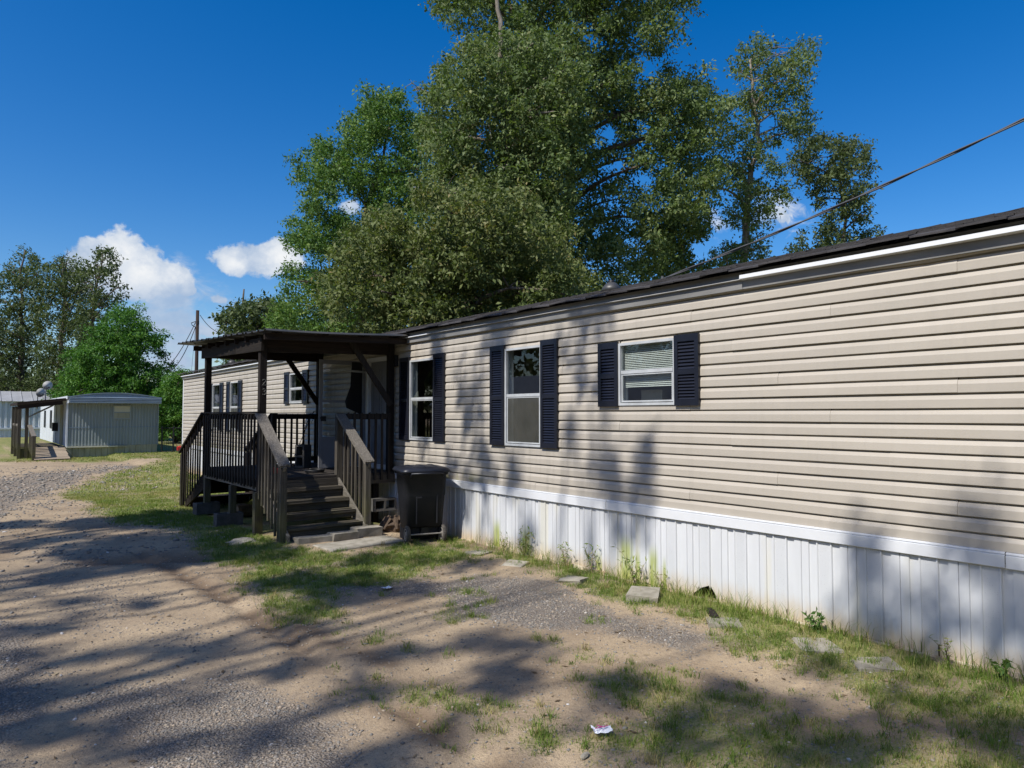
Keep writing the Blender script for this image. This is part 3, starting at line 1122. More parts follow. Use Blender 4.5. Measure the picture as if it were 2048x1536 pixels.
def shutter_mesh(w, h):
    mb = MB()
    t = 0.03
    b = 0.05 if w > 0.3 else 0.045
    split = h * 0.475
    # stiles, rails
    mb.box(-t, 0, 0, 0, b, h)
    mb.box(-t, w - b, 0, 0, w, h)
    for z0, z1 in ((0, b * 1.3), (split - b * 0.55, split + b * 0.55), (h - b * 1.5, h)):
        mb.box(-t, b, z0, 0, w - b, z1)
    mb.box(-0.006, b, b, -0.001, w - b, h - b)
    for lo, hi in ((b * 1.3, split - b * .55), (split + b * .55, h - b * 1.5)):
        n = int((hi - lo) / 0.030)
        for i in range(n):
            z = lo + (i + 0.5) * (hi - lo) / n
            p = (hi - lo) / n
            mb.add([(-0.007, b, z + p * .5), (-0.026, b, z - p * .42), (-0.020, b, z - p * .55), (-0.007, w - b, z + p * .5), (-0.026, w - b, z - p * .42), (-0.020, w - b, z - p * .55)],
                   [(0, 1, 4, 3), (1, 2, 5, 4), (0, 2, 1), (3, 4, 5)])
    return make_mesh('shutter', mb, M['shutter'])


def build_windows():
    SH = {'short': shutter_mesh(0.288, 0.688), 'tall': shutter_mesh(0.300, 1.292)}
    for (y0, y1, z0, z1, mid, style, size) in WINS:
        mb = MB()
        frame_boxes(mb, y0 - .004, y1 + .004, z0 - .004, z1 + .004, 0.027, WX - 0.034, WX + 0.012)
        frame_boxes(mb, y0 + .002, y1 - .002, z0 + .002, z1 - .002, 0.012, WX + 0.0125, WX + 0.10)   # jamb lining
        w = part('window', mb, M['alu'], house)
        mb = MB()
        mb.box(WX - 0.030, y0 + 0.030, mid - 0.018, WX + 0.004, y1 - 0.030, mid + 0.018)
        frame_boxes(mb, y0 + 0.031, y1 - 0.031, z0 + 0.031, mid - 0.0185, 0.016, WX - 0.024, WX - 0.002)
        part('sash', mb, M['alu'], w)
        part('pane', MB().add([(WX - .006, y0 + .02, mid), (WX - .006, y1 - .02, mid), (WX - .006, y1 - .02, z1 - .02), (WX - .006, y0 + .02, z1 - .02)], [(0, 3, 2, 1)]), M['glass'], w)
        part('pane', MB().add([(WX - .014, y0 + .02, z0 + .02), (WX - .014, y1 - .02, z0 + .02), (WX - .014, y1 - .02, mid), (WX - .014, y0 + .02, mid)], [(0, 3, 2, 1)]), M['glass'], w)
        if style == 'screen':
            part('insect_screen', MB().add([(WX - .020, y0 + .045, z0 + .045), (WX - .020, y1 - .045, z0 + .045), (WX - .020, y1 - .045, mid - .03), (WX - .020, y0 + .045, mid - .03)], [(0, 1, 2, 3)]), M['screen'], w)
        if style == 'blind':
            mb = MB()
            z = z1 - 0.03
            while z > z0 + 0.18:
                mb.add([(WX + .030, y0 + .03, z - .008), (WX + .048, y0 + .03, z + .009), (WX + .048, y1 - .03, z + .009), (WX + .030, y1 - .03, z - .008)], [(0, 1, 2, 3)])
                z -= 0.0185
            part('blind', mb, M['blind'], w)
            mb = MB().box(WX + .16, y0 + .32, z0 + .03, WX + .24, y0 + .6, z0 + .16)
            part('window_box', mb, M['interior'], w)
    # shutters: y0 of each, bottom z
    for y, z, s in ((5.131, 1.81, 'short'), (4.09, 1.81, 'short'), (7.115, 1.328, 'tall'), (6.091, 1.328, 'tall'), (9.545, 1.331, 'tall'), (8.532, 1.331, 'tall'),
                    (14.648, 1.953, 'short'), (13.62, 1.953, 'short'), (18.852, 1.30, 'tall'), (17.86, 1.30, 'tall'), (20.495, 1.30, 'tall'), (19.466, 1.30, 'tall')):
        piece('shutter', SH[s], house, (WX - 0.021, y, z))


build_windows()


def build_doors():
    y0, y1, z0, z1 = DOOR
    mb = MB()
    frame_boxes(mb, y0 - .002, y1 + .002, z0 - .002, z1, 0.07, WX - 0.028, WX + 0.02)
    part('door_frame', mb, M['trim'], house)
    mb = MB().box(WX + 0.022, y0 + .06, z0 + .05, WX + 0.062, y1 - .06, z1 - .06)
    for zz0, zz1 in ((1.0, 1.55), (1.7, 2.5)):
        for yy in (y0 + .14, y0 + .44):
            frame_boxes(mb, yy, yy + .24, zz0, zz1, 0.02, WX + 0.012, WX + 0.0215)
    d = part('door', mb, M['white_door'], house)
    part('handle', MB().tube([(WX + .03, y0 + .13, 1.75), (WX - .03, y0 + .13, 1.75), (WX - .04, y0 + .13, 1.75)], [0.012, 0.012, 0.028], 10), M['alu'], d, True)
    # glazed storm door standing open at a right angle to the wall
    Y = 11.03
    xa, xb, za, zb = 4.62, 5.45, 0.85, 2.64
    mb = MB()
    for a, b, c, e in ((xa, xa + .06, za, zb), (xb - .06, xb, za, zb)):
        mb.box(a, Y - .014, c, b, Y + .014, e)
    for c, e in ((zb - .07, zb), (1.93, 1.97), (1.30, 1.36), (za, za + .06)):
        mb.box(xa + .06, Y - .013, c, xb - .06, Y + .013, e)
    mb.box(xa + .06, Y - .006, za + .06, xb - .06, Y + .006, 1.30)
    s = part('storm_door', mb, M['white_door'], house)
    part('pane', MB().add([(xa + .05, Y, 1.33), (xb - .05, Y, 1.33), (xb - .05, Y, zb - .04), (xa + .05, Y, zb - .04)], [(0, 1, 2, 3)]), M['glass_door'], s)
    part('dark_sheet', MB().add([(xb - .26, Y - .018, 2.62), (xb - .07, Y - .02, 2.62), (xb - .07, Y - .022, 1.72), (xb - .36, Y - .03, 1.84), (xb - .38, Y - .02, 1.95), (xb - .29, Y - .025, 2.2)], [(0, 1, 2, 3, 4, 5)]), M['black'], s)  # irregular dark sheet in front of the storm door glass
    part('closer', MB().tube([(xb - .40, Y - .035, 2.47), (xb - .02, Y - .06, 2.455)], 0.017, 8), M['alu'], s, True)
    part('handle', MB().box(xa + .012, Y - .05, 1.66, xa + .035, Y - .0145, 1.69).box(xa + .012, Y - .06, 1.62, xa + .10, Y - .048, 1.70), M['black'], s)
    part('wall_lamp', MB().box(WX - .08, 9.93, 2.50, WX - .02, 9.99, 2.68), M['black'], house)


build_doors()

# ------------------------------------------------------------------ porch
PX, PR, PYN, PYF = 3.35, 5.40, 10.0, 12.86
DZ = 0.817
porch = thing('porch', 'weathered wooden porch with stairs and ribbed metal roof on dark posts', 'porch', (4.4, 11.4, 0))


def roof_z(x, y):
    u = (y - 9.45) / 4.1
    zl = 2.868 + 0.125 * u
    zr = 2.95 + 0.07 * u
    return zl + (zr - zl) * (x - 3.15) / 2.35


def build_porch():
    rr = random.Random(11)
    P = lambda n, mb, m, **k: part(n, mb, M[m], porch, **k)
    # deck boards
    y = PYN - 0.02
    while y < PYF + 0.02:
        P('deck_board', MB().box(PX - .03, y, DZ - .036, PR + .05, y + .132, DZ + rr.uniform(-.003, .003)), 'deck')
        y += 0.14
    # rim boards and joists
    P('rim_board', MB().box(PX - .02, PYN - .02, DZ - .18, PX + .02, PYF + .05, DZ - .037), 'wood_grey_y')
    P('rim_board', MB().box(PX + .021, PYN - .025, DZ - .17, PR + .06, PYN + .013, DZ - .037), 'wood_grey_x')
    P('rim_board', MB().box(PX + .021, PYF + .0, DZ - .17, PR + .06, PYF + .038, DZ - .037), 'wood_dark_x')
    for x in (3.85, 4.35, 4.85, 5.36):
        P('joist', MB().box(x - .019, PYN + .014, DZ - .17, x + .019, PYF - .001, DZ - .0375), 'wood_dark_y')
    # posts
    def post(x, y, z0, z1, m, w=0.094, n='post'):
        mb = MB().box(x - w / 2, y - w / 2, z0, x + w / 2, y + w / 2, z1)
        return P(n, mb.jitter(0.003, rr), m)
    corner = post(PX + .002, PYN + .03, DZ - .25, roof_z(PX, PYN) - .05, 'wood_dark')
    post(PX - .03, PYN + .05, gz(PX, PYN) - .05, DZ - .19, 'wood_grey', 0.11, 'support_post')
    post(PX - .02, 11.25, gz(PX, 11.25) + .17, DZ - .181, 'wood_grey', 0.095, 'support_post')
    post(PX + .02, PYF - .02, gz(PX, PYF) + .17, DZ - .181, 'wood_grey', 0.10, 'support_post')
    post(PX + .002, PYF - .02, DZ, roof_z(PX, PYF) - .05, 'wood_dark')
    post(PR - .02, PYF - .02, DZ, roof_z(PR, PYF) - .05, 'wood_dark')
    post(PR - .005, PYN + .03, DZ, roof_z(PR, PYN) - .05, 'wood_dark')
    for (x, y) in ((5.2, 10.15), (5.2, 12.7), (4.4, 11.4)):
        post(x, y, -.02, DZ - .181, 'wood_dark', 0.09, 'support_post')
    post(4.52, PYN + .02, DZ - .15, DZ + .93, 'wood_grey', 0.092, 'rail_post')
    post(4.52, PYF + .0, DZ - .0, DZ + .93, 'wood_dark', 0.092, 'rail_post')
    # beams, rafters, purlins
    zt = lambda x, y: roof_z(x, y) - .075
    P('beam', MB().beam((PX - .05, PYN - .12, zt(PX, PYN) - .1), (PX - .05, PYF + .16, zt(PX, PYF) - .1), .04, .18), 'wood_dark_y')
    P('beam', MB().beam((PX + .06, PYN + .03, zt(PX, PYN) - .1), (PR + .05, PYN + .03, zt(PR, PYN) - .1), .04, .19), 'wood_dark_x')
    P('beam', MB().beam((PX + .06, PYF - .02, zt(PX, PYF) - .1), (PR + .05, PYF - .02, zt(PR, PYF) - .1), .04, .18), 'wood_dark_x')
    for y in (9.62, 10.45, 10.95, 11.45, 11.95, 12.45, 13.35):
        P('rafter', MB().beam((PX - .12, y, zt(PX, y) + .0), (PR + .08, y, zt(PR, y) + .0), .038, .088), 'wood_dark_x')
    for x in (3.42, 4.1, 4.75, 5.3):
        P('purlin', MB().beam((x, 9.55, roof_z(x, 9.55) - .018), (x, 13.4, roof_z(x, 13.4) - .018), .07, .022), 'wood_dark_y')
    # braces
    P('brace', MB().beam((PR - .05, PYF - .05, 1.93), (4.72, PYF - .05, 2.80), .04, .088, (0, 1, 0)), 'wood_dark')
    P('brace', MB().beam((PR - .03, PYN - .04, 1.88), (4.68, PYN - .04, 2.84), .04, .088, (0, 1, 0)), 'wood_bal')
    # ribbed roof panels, ribs running towards the house
    def ledge(y):
        u = (y - 9.45) / 4.1
        return 3.2 - 0.2 * u
    pitch = 0.235
    for k in range(5):
        ya = 9.45 + k * 0.82
        yb = ya + 0.838
        prof = []
        y = ya
        while y < yb - 1e-4:
            for dy, h in ((0, 0), (.03, .026), (.06, .026), (.09, 0)):
                if y + dy < yb:
                    prof.append((y + dy, h))
            y += pitch / 1.0
        prof.append((yb, 0))
        rows = []
        for i in range(9):
            t = i / 8
            row = []
            for yy, h in prof:
                x = ledge(yy) + (5.52 - ledge(yy)) * t
                sag = -0.012 * math.sin(t * PI) + 0.004 * math.sin(yy * 3 + t * 5)
                row.append((x, yy + 0.06 * t, roof_z(x, yy) + h + sag + 0.0025 * (k % 2)))
            rows.append(row)
        mb = MB().rings(rows, closed=False)
        rows2 = [[(x, y, z - .004) for x, y, z in r] for r in rows]
        mb.rings(rows2, closed=False)
        for i in range(len(prof) - 1):
            mb.add([rows[0][i], rows[0][i + 1], rows2[0][i + 1], rows2[0][i]], [(0, 1, 2, 3)])
        if k == 0:
            for i in range(8):
                mb.add([rows[i][0], rows[i + 1][0], rows2[i + 1][0], rows2[i][0]], [(0, 1, 2, 3)])
        P('roof_panel', mb, 'metal_roof')
    # railings
    RZ = DZ + .925

    def baluster_mesh(L, m, across=False):
        hx, hy = (.011, .018) if not across else (.018, .011)
        mb = MB().box(-hx, -hy, 0, hx, hy, L - .02)
        mb.add([(-hx, -hy, L - .02), (hx, -hy, L - .02), (hx, hy, L - .02), (-hx, hy, L - .02), (hx, -hy, L), (hx, hy, L)], [(0, 1, 4), (3, 5, 2), (0, 4, 5, 3), (1, 2, 5, 4)])
        return make_mesh('baluster', mb, M[m])
    bl = baluster_mesh(1.05, 'wood_bal')
    bd = baluster_mesh(1.05, 'wood_dark', True)
    bg = baluster_mesh(1.05, 'wood_bal', True)
    P('top_rail', MB().box(PX - .045, PYN + .08, RZ - .09, PX - .007, PYF + .10, RZ - .002), 'wood_dark_y')
    P('rail_cap', MB().box(PX - .075, PYN - .02, RZ, PX + .03, PYF + .12, RZ + .026), 'wood_dark_y')
    n = 20
    for i in range(n):
        y = PYN + .13 + i * (PYF - PYN - .06) / n
        piece('baluster', bl, porch, (PX - .065, y + rr.uniform(-.008, .008), RZ - 1.06 + rr.uniform(-.012, .012)), (rr.uniform(-.012, .012), 0, 0))
    P('bottom_rail', MB().box(PX - .0455, PYN + .08, DZ - .12, PX - .0205, PYF + .06, DZ - .035), 'wood_dark_y')
    P('top_rail', MB().box(4.57, PYN - .02, RZ - .09, PR - .01, PYN + .018, RZ), 'wood_bal')
    for i in range(7):
        x = 4.63 + i * .118
        piece('baluster', bg, porch, (x, PYN - .044, RZ - 1.03 + rr.uniform(-.01, .01)), (0, rr.uniform(-.01, .01), 0))
    P('top_rail', MB().box(4.50, PYF - .04, RZ - .10, PR - .05, PYF - .001, RZ), 'wood_dark_x')
    P('bottom_rail', MB().box(4.57, PYF - .04, DZ + .04, PR - .06, PYF - .001, DZ + .12), 'wood_grey_x')
    for i in range(7):
        x = 4.60 + i * .115
        piece('baluster', bd, porch, (x, PYF - .06, RZ - 1.045), (0, rr.uniform(-.012, .012), 0))

    # stairs, dir = -1 towards the road end, +1 away
    def stairs(yd, sgn, m1, mb_, run, tops, newel_y, newel_h, cap_m, det):
        g = gz(3.9, newel_y)
        n = len(tops)
        for i, z in enumerate(tops):
            ya = yd + sgn * run * (i + 1)
            lift = [0, .004, -.004, .008][i % 4]
            for j in range(2):
                y0 = ya + (-sgn) * (run + .03) * j / 2
                y1 = y0 + (-sgn) * (run / 2 + .008)
                P('tread', MB().box(PX + .045, min(y0, y1), z - .036, 4.475, max(y0, y1), z + .002 * j).jitter(.007, rr), m1)
            zl = z - .145 if i < n - 1 else g + .0
            gap = 0.0 if i != n - 2 else 0.05
            yy = ya + (-sgn) * .03
            P('riser', MB().box(PX + .05, min(yy, yy - sgn * .03), zl + gap, 4.47, max(yy, yy - sgn * .03), z - .038).jitter(.007, rr), m1)
        yy = yd - .03 if sgn < 0 else yd + .05
        P('riser', MB().box(PX + .05, yy - .012, tops[0] + .002, 4.47, yy + .003, DZ - .04), m1)
        for x in (PX + .02, 4.50):
            yb = yd + sgn * run * (n + .55)
            prof = [(yd, DZ - .04), (yd, DZ - .36), (yb, g - .02), (yb, g + .10)]
            mb = MB().add([(x - .018, a, b) for a, b in prof] + [(x + .018, a, b) for a, b in prof], [(0, 1, 2, 3), (7, 6, 5, 4), (0, 4, 5, 1), (1, 5, 6, 2), (2, 6, 7, 3), (3, 7, 4, 0)])
            P('stringer', mb, 'wood_grey_y' if sgn < 0 else 'wood_dark_y')
        for s, x in enumerate((PX, 4.52)):
            xo = x + (-.03 if s == 0 else .01)
            zb = gz(x, newel_y) - .03 if s == 0 or sgn > 0 else tops[-1] - .18
            P('newel_post', MB().box(xo - .04, newel_y - .035, zb, xo + .04, newel_y + .035, newel_h - .02).jitter(.004, rr), 'wood_grey' if sgn < 0 else 'wood_dark')
            a = Vector((xo, yd - sgn * .02, RZ - .03))
            b = Vector((xo, newel_y + sgn * .05, newel_h))
            mb = MB().beam(a + Vector((0, 0, .02)), b + Vector((0, 0, .02)), .145, .036, (1, 0, 0))
            if sgn < 0:                       # splintered end grain
                d = (b - a).normalized()
                for q in range(5):
                    xx = -.06 + q * .03
                    mb.beam(b + Vector((xx, 0, .02)), b + Vector((xx, 0, .02)) + d * rr.uniform(.008, .03), .022, .03, (1, 0, 0))
            P('handrail', mb, cap_m)
            P('sub_rail', MB().beam(a - Vector((0, 0, .045)), b - Vector((0, 0, .045)), .038, .085, (1, 0, 0)), 'wood_grey_y' if sgn < 0 else 'wood_dark_y')
            nb = 7 if sgn < 0 else 9
            for i in range(nb):
                t = (i + .8) / (nb + .6)
                p = a.lerp(b, t)
                zlow = (DZ - .2) + (g - DZ + .12) * t
                zlow = max(zlow, gz(p.x, p.y) + .02)
                L = p.z - .02 - zlow
                mb = MB().box(p.x - .045 if s == 0 else p.x + .02, p.y - .016, zlow, p.x - .021 if s == 0 else p.x + .045, p.y + .016, p.z - .01)
                P('baluster', mb.jitter(.004, rr), 'wood_grey' if sgn < 0 else 'wood_bal')
    stairs(PYN - .02, -1, 'wood_grey_x', 'wood_grey', .22, [.668, .52, .372, .224], 9.07, 1.045, 'wood_grey_y', True)
    stairs(PYF + .04, 1, 'wood_dark_x', 'wood_dark', .30, [.665, .51, .36, .20], 14.35, .99, 'wood_dark_y', False)
    # house number on the near post: 2 above 3
    def digit(pts, cy):
        return [(PX + .012 + x, PYN - .021, cy + z) for x, z in pts]
    two = [(-.022, .026), (-.012, .04), (.008, .042), (.020, .030), (.018, .014), (-.004, -.014), (-.024, -.040), (.024, -.040)]
    three = [(-.020, .034), (-.004, .042), (.016, .036), (.018, .018), (-.002, .004), (.020, -.010), (.020, -.030), (.002, -.043), (-.022, -.034)]
    part('house_digit', MB().tube(digit(two, 2.185), .0055, 6), M['digits'], porch, label='silver figure 2 on the porch post')
    part('house_digit', MB().tube(digit(three, 2.05), .0055, 6), M['digits'], porch, label='silver figure 3 on the porch post')


build_porch()


# ------------------------------------------------------------------ blocks, bin and small things
def cinder_block_mesh(L=0.39, W=0.19, H=0.19):
    mb = MB()
    t = 0.032
    mb.box(0, 0, 0, L, t, H)
    mb.box(0, W - t, 0, L, W, H)
    for x in (0, L / 2 - t / 2, L - t):
        mb.box(x, t, 0, x + t, W - t, H)
    return mb.jitter(.0015, random.Random(1))


def put_block(loc, rot, label, mat='block'):
    return solo('cinder_block', cinder_block_mesh(), M[mat], label, 'cinder block', loc, 'cinder blocks around the porch', rot=rot)


z = gz(3.3, 11.2)
put_block((3.08, 11.16, z), (0, 0, 0), 'cinder block lying flat under the middle porch support post')
put_block((3.18, 12.72, z), (0, 0, 0.1), 'cinder block under the far left porch support post')
put_block((5.02, 10.02, gz(5, 10) + .19), (PI / 2, 0, 0), 'cinder block with open holes in the dark gap right of the porch stairs')
put_block((4.74, 11.62, DZ + .003), (0, -PI / 2, .5), 'cinder block standing on end on the porch deck by the storm door')


def chamfer_block(L, W, H, c, rng):
    rings = []
    for z, i in ((0, 0), (H - c, 0), (H, c)):
        rings.append([(-L / 2 + i, -W / 2 + i, z), (L / 2 - i, -W / 2 + i, z), (L / 2 - i, W / 2 - i, z), (-L / 2 + i, W / 2 - i, z)])
    mb = MB().rings(rings)
    return mb.jitter(.007, rng)


for i, (x, y, L, W, H, r, lab) in enumerate((
        (3.70, 8.97, .50, .24, .07, .02, 'sunken mossy concrete block below the left end of the bottom porch step'),
        (4.10, 8.93, .38, .19, .11, .10, 'concrete block in the middle below the bottom porch step'),
        (4.48, 8.99, .40, .19, .13, .06, 'raised concrete block below the right end of the bottom porch step'))):
    solo('step_block', chamfer_block(L, W, H + .03, .012, random.Random(i)), M['concrete'], lab, 'concrete block', (x, y, gz(x, y) - .03), 'concrete blocks below the porch stairs', rot=(.02 * i - .02, .03, r))
solo('concrete_slab', chamfer_block(1.1, .5, .045, .01, random.Random(9)), M['concrete'], 'flat broken concrete slab on the ground in front of the porch stairs', 'slab', (4.15, 8.52, gz(4.15, 8.52) - .022), rot=(0, 0, .12))
for i, (x, y, s, r, lab) in enumerate((
        (5.10, 7.15, .30, .3, 'stepping stone in the shade nearest the wheeled bin'),
        (5.03, 6.34, .31, .55, 'stepping stone second from the bin at the sunlit end of the white skirting'),
        (5.04, 5.36, .30, .4, 'stepping stone third from the bin left of the green algae stains'),
        (5.08, 4.46, .36, .6, 'raised thick stepping stone in front of the hole in the skirting'),
        (5.01, 3.53, .33, .75, 'stepping stone tilted in grass beside a small dark plank below the skirting'),
        (5.06, 2.76, .40, .85, 'long grey stepping stone nearly touching its neighbour, half hidden in grass'),
        (4.99, 2.30, .40, .7, 'stepping stone nearest the camera below the shaded skirting'))):
    th = .06 if i == 3 else (.02 if i < 5 else .016)
    s *= .86 if i < 5 else .74
    mb = chamfer_block(s, s * .93, th + .02, .008, random.Random(20 + i)).jitter(.008, random.Random(70 + i))
    solo('stepping_stone', mb, M['concrete'], lab, 'stepping stone', (x, y, gz(x, y) - .022), 'stepping stones along the skirting', rot=(.04 * math.sin(i * 2), .05 * math.cos(i * 3), r))
solo('plank', chamfer_block(.24, .06, .03, .005, random.Random(4)), M['wood_dark'], 'short dark plank scrap behind a tilted stepping stone', 'plank', (5.13, 3.73, gz(5.13, 3.73)), rot=(0, 0, .8))


def build_bin():
    bx, by = 4.98, 8.36
    bz = gz(bx, by) + .0
    rot = -math.radians(16)
    t = thing('wheeled_bin', 'large black wheeled rubbish bin with dusty wheels standing against the skirting', 'rubbish bin', (bx, by, bz))
    t.rotation_euler = (0, 0, rot)
    BASE[t.name] = (0, 0, 0)
    W, D = .585, .60

    def rr_ring(w, d, z, r, yoff=0, n=5):
        pts = []
        for cx, cy, a0 in ((w / 2 - r, d / 2 - r, 0), (-w / 2 + r, d / 2 - r, 90), (-w / 2 + r, -d / 2 + r, 180), (w / 2 - r, -d / 2 + r, 270)):
            for k in range(n):
                a = math.radians(a0 + 90 * k / (n - 1))
                pts.append((cx + r * math.cos(a), cy + r * math.sin(a) + yoff, z))
        return pts
    rings = [rr_ring(W * .80, D * .62, .17, .05, .05), rr_ring(W * .82, D * .74, .215, .06, .0), rr_ring(W * .84, D * .80, .22, .06, -.01), rr_ring(W * .93, D * .90, .62, .07, -.01), rr_ring(W * .95, D * .92, .63, .07, -.01), rr_ring(W, D * .97, .90, .07), rr_ring(W + .04, D + .03, .905, .075), rr_ring(W + .04, D + .03, .94, .075)]
    body = part('body', MB().rings(rings), M['bin'], t, True)
    # feet, wheel housings and ribs on the body
    mb = MB()
    mb.box(-W * .40, D * .05, 0.0, W * .40, D * .40, .2)
    mb.box(-.235, -D * .34, .0, -.20, -D * .10, .26).box(.20, -D * .34, .0, .235, -D * .10, .26)
    mb.box(-.19, -D * .30, .10, .19, -D * .15, .21)
    part('base', mb, M['bin'], t)
    mb = MB()
    for x in (-.13, .15):
        mb.box(x - .006, -D * .475, .26, x + .006, -D * .40, .86)
    mb.box(-.14, -D * .47, .60, -.06, -D * .44, .64)
    part('rib', mb, M['bin'], body)
    part('bracket', MB().box(-.05, -D * .36, .09, .05, -D * .301, .20), M['black'], t)
    part('axle', MB().tube([(-.25, -.235, .115), (.25, -.235, .115)], .011, 8), M['rim'], t)
    for x in (-.245, .245):
        mb = MB()
        prof = [(.078, -.022), (.108, -.024), (.116, -.014), (.116, .014), (.108, .024), (.078, .022)]
        n = 28
        rings = []
        for k in range(n):
            a = 2 * PI * k / n
            rings.append([(x + o, -.235 + r * math.cos(a), .117 + r * math.sin(a)) for r, o in prof])
        rings.append(rings[0])
        mb.rings(rings, closed=False)
        for k in range(n):
            a = 2 * PI * k / n
            mb.beam((x - .018, -.235 + .116 * math.cos(a), .117 + .116 * math.sin(a)), (x + .018, -.235 + .116 * math.cos(a + .06), .117 + .116 * math.sin(a + .06)), .007, .007)
        wh = part('wheel', mb, M['rubber'], t, True)
        mb = MB()
        for k in range(5):
            a = 2 * PI * k / 5 + .3
            mb.beam((x, -.235, .117), (x, -.235 + .078 * math.cos(a), .117 + .078 * math.sin(a)), .022, .030, (0, math.sin(a), -math.cos(a)))
        mb.tube([(x - .024, -.235, .117), (x + .024, -.235, .117)], .024, 10)
        mb.tube([(x - .02, -.235 + .075 * math.cos(2 * PI * k / 20), .117 + .075 * math.sin(2 * PI * k / 20)) for k in range(21)], .007, 6, caps=False)
        part('rim', mb, M['rim'], wh)
    # lid with domed top and raised bars, hinge bar at the wheel side
    rings = [rr_ring(W + .07, D + .07, .935, .08), rr_ring(W + .09, D + .09, .945, .085), rr_ring(W + .09, D + .09, .965, .085), rr_ring(W + .03, D + .03, .995, .08), rr_ring(W * .7, D * .7, 1.012, .08), rr_ring(W * .2, D * .2, 1.016, .04)]
    lid = part('lid', MB().rings(rings), M['bin_lid'], t, True)
    mb = MB()
    for x in (-.16, 0.0, .16):
        mb.tube([(x, -D * .5, .975), (x, -D * .42, 1.0), (x, 0, 1.016), (x, D * .42, 1.0)], .014, 6)
    part('lid_rib', mb, M['bin_lid'], lid, True)
    part('handle', MB().tube([(-.22, -D * .53, .89), (-.22, -D * .60, .93), (.22, -D * .60, .93), (.22, -D * .53, .89)], .014, 8), M['bin_lid'], t, True)


build_bin()


def lump(rad, seed, stretch=(1, 1, 1), n=10, m=7, rough=.25):
    r = random.Random(seed)
    rings = []
    for i in range(1, m):
        ph = PI * i / m
        row = []
        for k in range(n):
            a = 2 * PI * k / n
            q = rad * (1 + r.uniform(-rough, rough))
            row.append((q * math.sin(ph) * math.cos(a) * stretch[0], q * math.sin(ph) * math.sin(a) * stretch[1], q * math.cos(ph) * stretch[2]))
        rings.append(row[::-1])
    return MB().rings(rings)


# torn root wood beside the bin, log under the porch
mb = lump(.17, 3, (1.2, .8, .8), 14, 9, .22)
for k in range(7):
    a = k * .9
    mb.tube([(0, 0, .02), (.12 * math.cos(a), .1 * math.sin(a), .1), (.23 * math.cos(a), .18 * math.sin(a), -.03)], [.05, .045, .02], 6)
solo('tree_root', mb, M['rock'], 'rough brown chunk of root wood between the porch stairs and the bin', 'wood chunk', (5.0, 9.15, gz(5.0, 9.15) + .08))
solo('log', MB().tube([(-.22, 0, 0), (.0, .02, .01), (.25, 0, 0)], [.10, .11, .10], 12), M['log'], 'cut log lying in the dark under the porch', 'log', (3.75, 12.05, gz(3.7, 12) + .11), rot=(0, .15, .5))
solo('door_mat', MB().tube([(.13 * math.cos(a * .35) * (1 + .002 * a), .13 * math.sin(a * .35), .012 + .0007 * a) for a in range(60)], .012, 6), M['black'], 'coiled black hose lying on the porch deck at the top step', 'hose', (4.32, 10.45, DZ + .004), smooth=True)
bpy.data.objects['door_mat'].name = 'hose'
mb = MB().rings([[(-.04, -.03, 0), (.04, -.03, 0), (.04, .03, 0), (-.04, .03, 0)], [(-.045, -.033, .07), (.045, -.033, .07), (.045, .033, .07), (-.045, .033, .07)], [(-.02, -.015, .095), (.02, -.015, .095), (.02, .015, .095), (-.02, .015, .095)]])
solo('red_bottle', mb, M['red'], 'small red bottle on the porch deck behind the left stair rail', 'bottle', (3.80, 10.75, DZ + .004))

# extension leads hung on the far rail
for k, (x0, pts) in enumerate(((0, [(5.28, 12.78, 1.80), (5.20, 12.77, 1.72), (5.05, 12.77, 1.35), (4.9, 12.77, 1.0), (4.82, 12.74, .85)]), (1, [(5.24, 12.76, 1.79), (5.16, 12.76, 1.62), (5.20, 12.76, 1.58), (5.26, 12.76, 1.70), (5.19, 12.76, 1.76), (5.10, 12.75, 1.55), (5.0, 12.75, 1.1), (5.02, 12.72, .85)]))):
    solo('extension_lead', MB().tube(pts, .006, 6), M['cable'], ['straight thin black lead hanging from the far porch rail', 'looped thin black lead hanging from the far porch rail'][k], 'cable', group='black leads on the far porch rail', smooth=True)


# litter on the ground
def sheet(L, W, seed, amp, nx=8, ny=6):
    r = random.Random(seed)
    rows = []
    for i in range(nx + 1):
        rows.append([((i / nx - .5) * L + r.uniform(-.004, .004), (j / ny - .5) * W + r.uniform(-.004, .004), amp * (r.random() + abs(i / nx - .5) * .8)) for j in range(ny + 1)])
    return MB().rings(rows, closed=False)


solo('paper_scrap', sheet(.12, .07, 2, .012), M['paper'], 'small white paper scrap on the shaded dirt below the porch', 'paper', (3.33, 6.22, gz(3.33, 6.22) + .012), rot=(0, .1, .5))
wr = thing('paper_wrapper', 'crumpled white and magenta wrapper on the shaded grass in the foreground', 'wrapper', (2.72, 2.69, gz(2.72, 2.69) + .02))
BASE[wr.name] = (0, 0, 0)
wr.rotation_euler = (.05, .06, -.60)
part('sheet', sheet(.105, .058, 5, .020), M['paper'], wr)
mb = MB()
for a, b in (((-.038, -.015), (.038, .02)), ((-.022, .022), (.015, .0))):
    mb.beam((a[0], a[1], .027), (b[0], b[1], .027), .004, .003, (-(b[1] - a[1]), b[0] - a[0], 0))
part('print', mb, M['pink'], wr)
solo('white_stone', lump(.028, 8, (1.2, 1, .7), 8, 6, .1), M['concrete'], 'single pale round stone on the dirt at the bottom edge of the picture', 'stone', (1.69, 2.58, gz(1.69, 2.58) + .015))
solo('flat_stone', lump(.035, 12, (1.0, .45, .35), 8, 6, .15), M['concrete'], 'small long pale stone below the crumpled wrapper', 'stone', (2.49, 2.58, gz(2.49, 2.58) + .01), rot=(0, 0, .3))
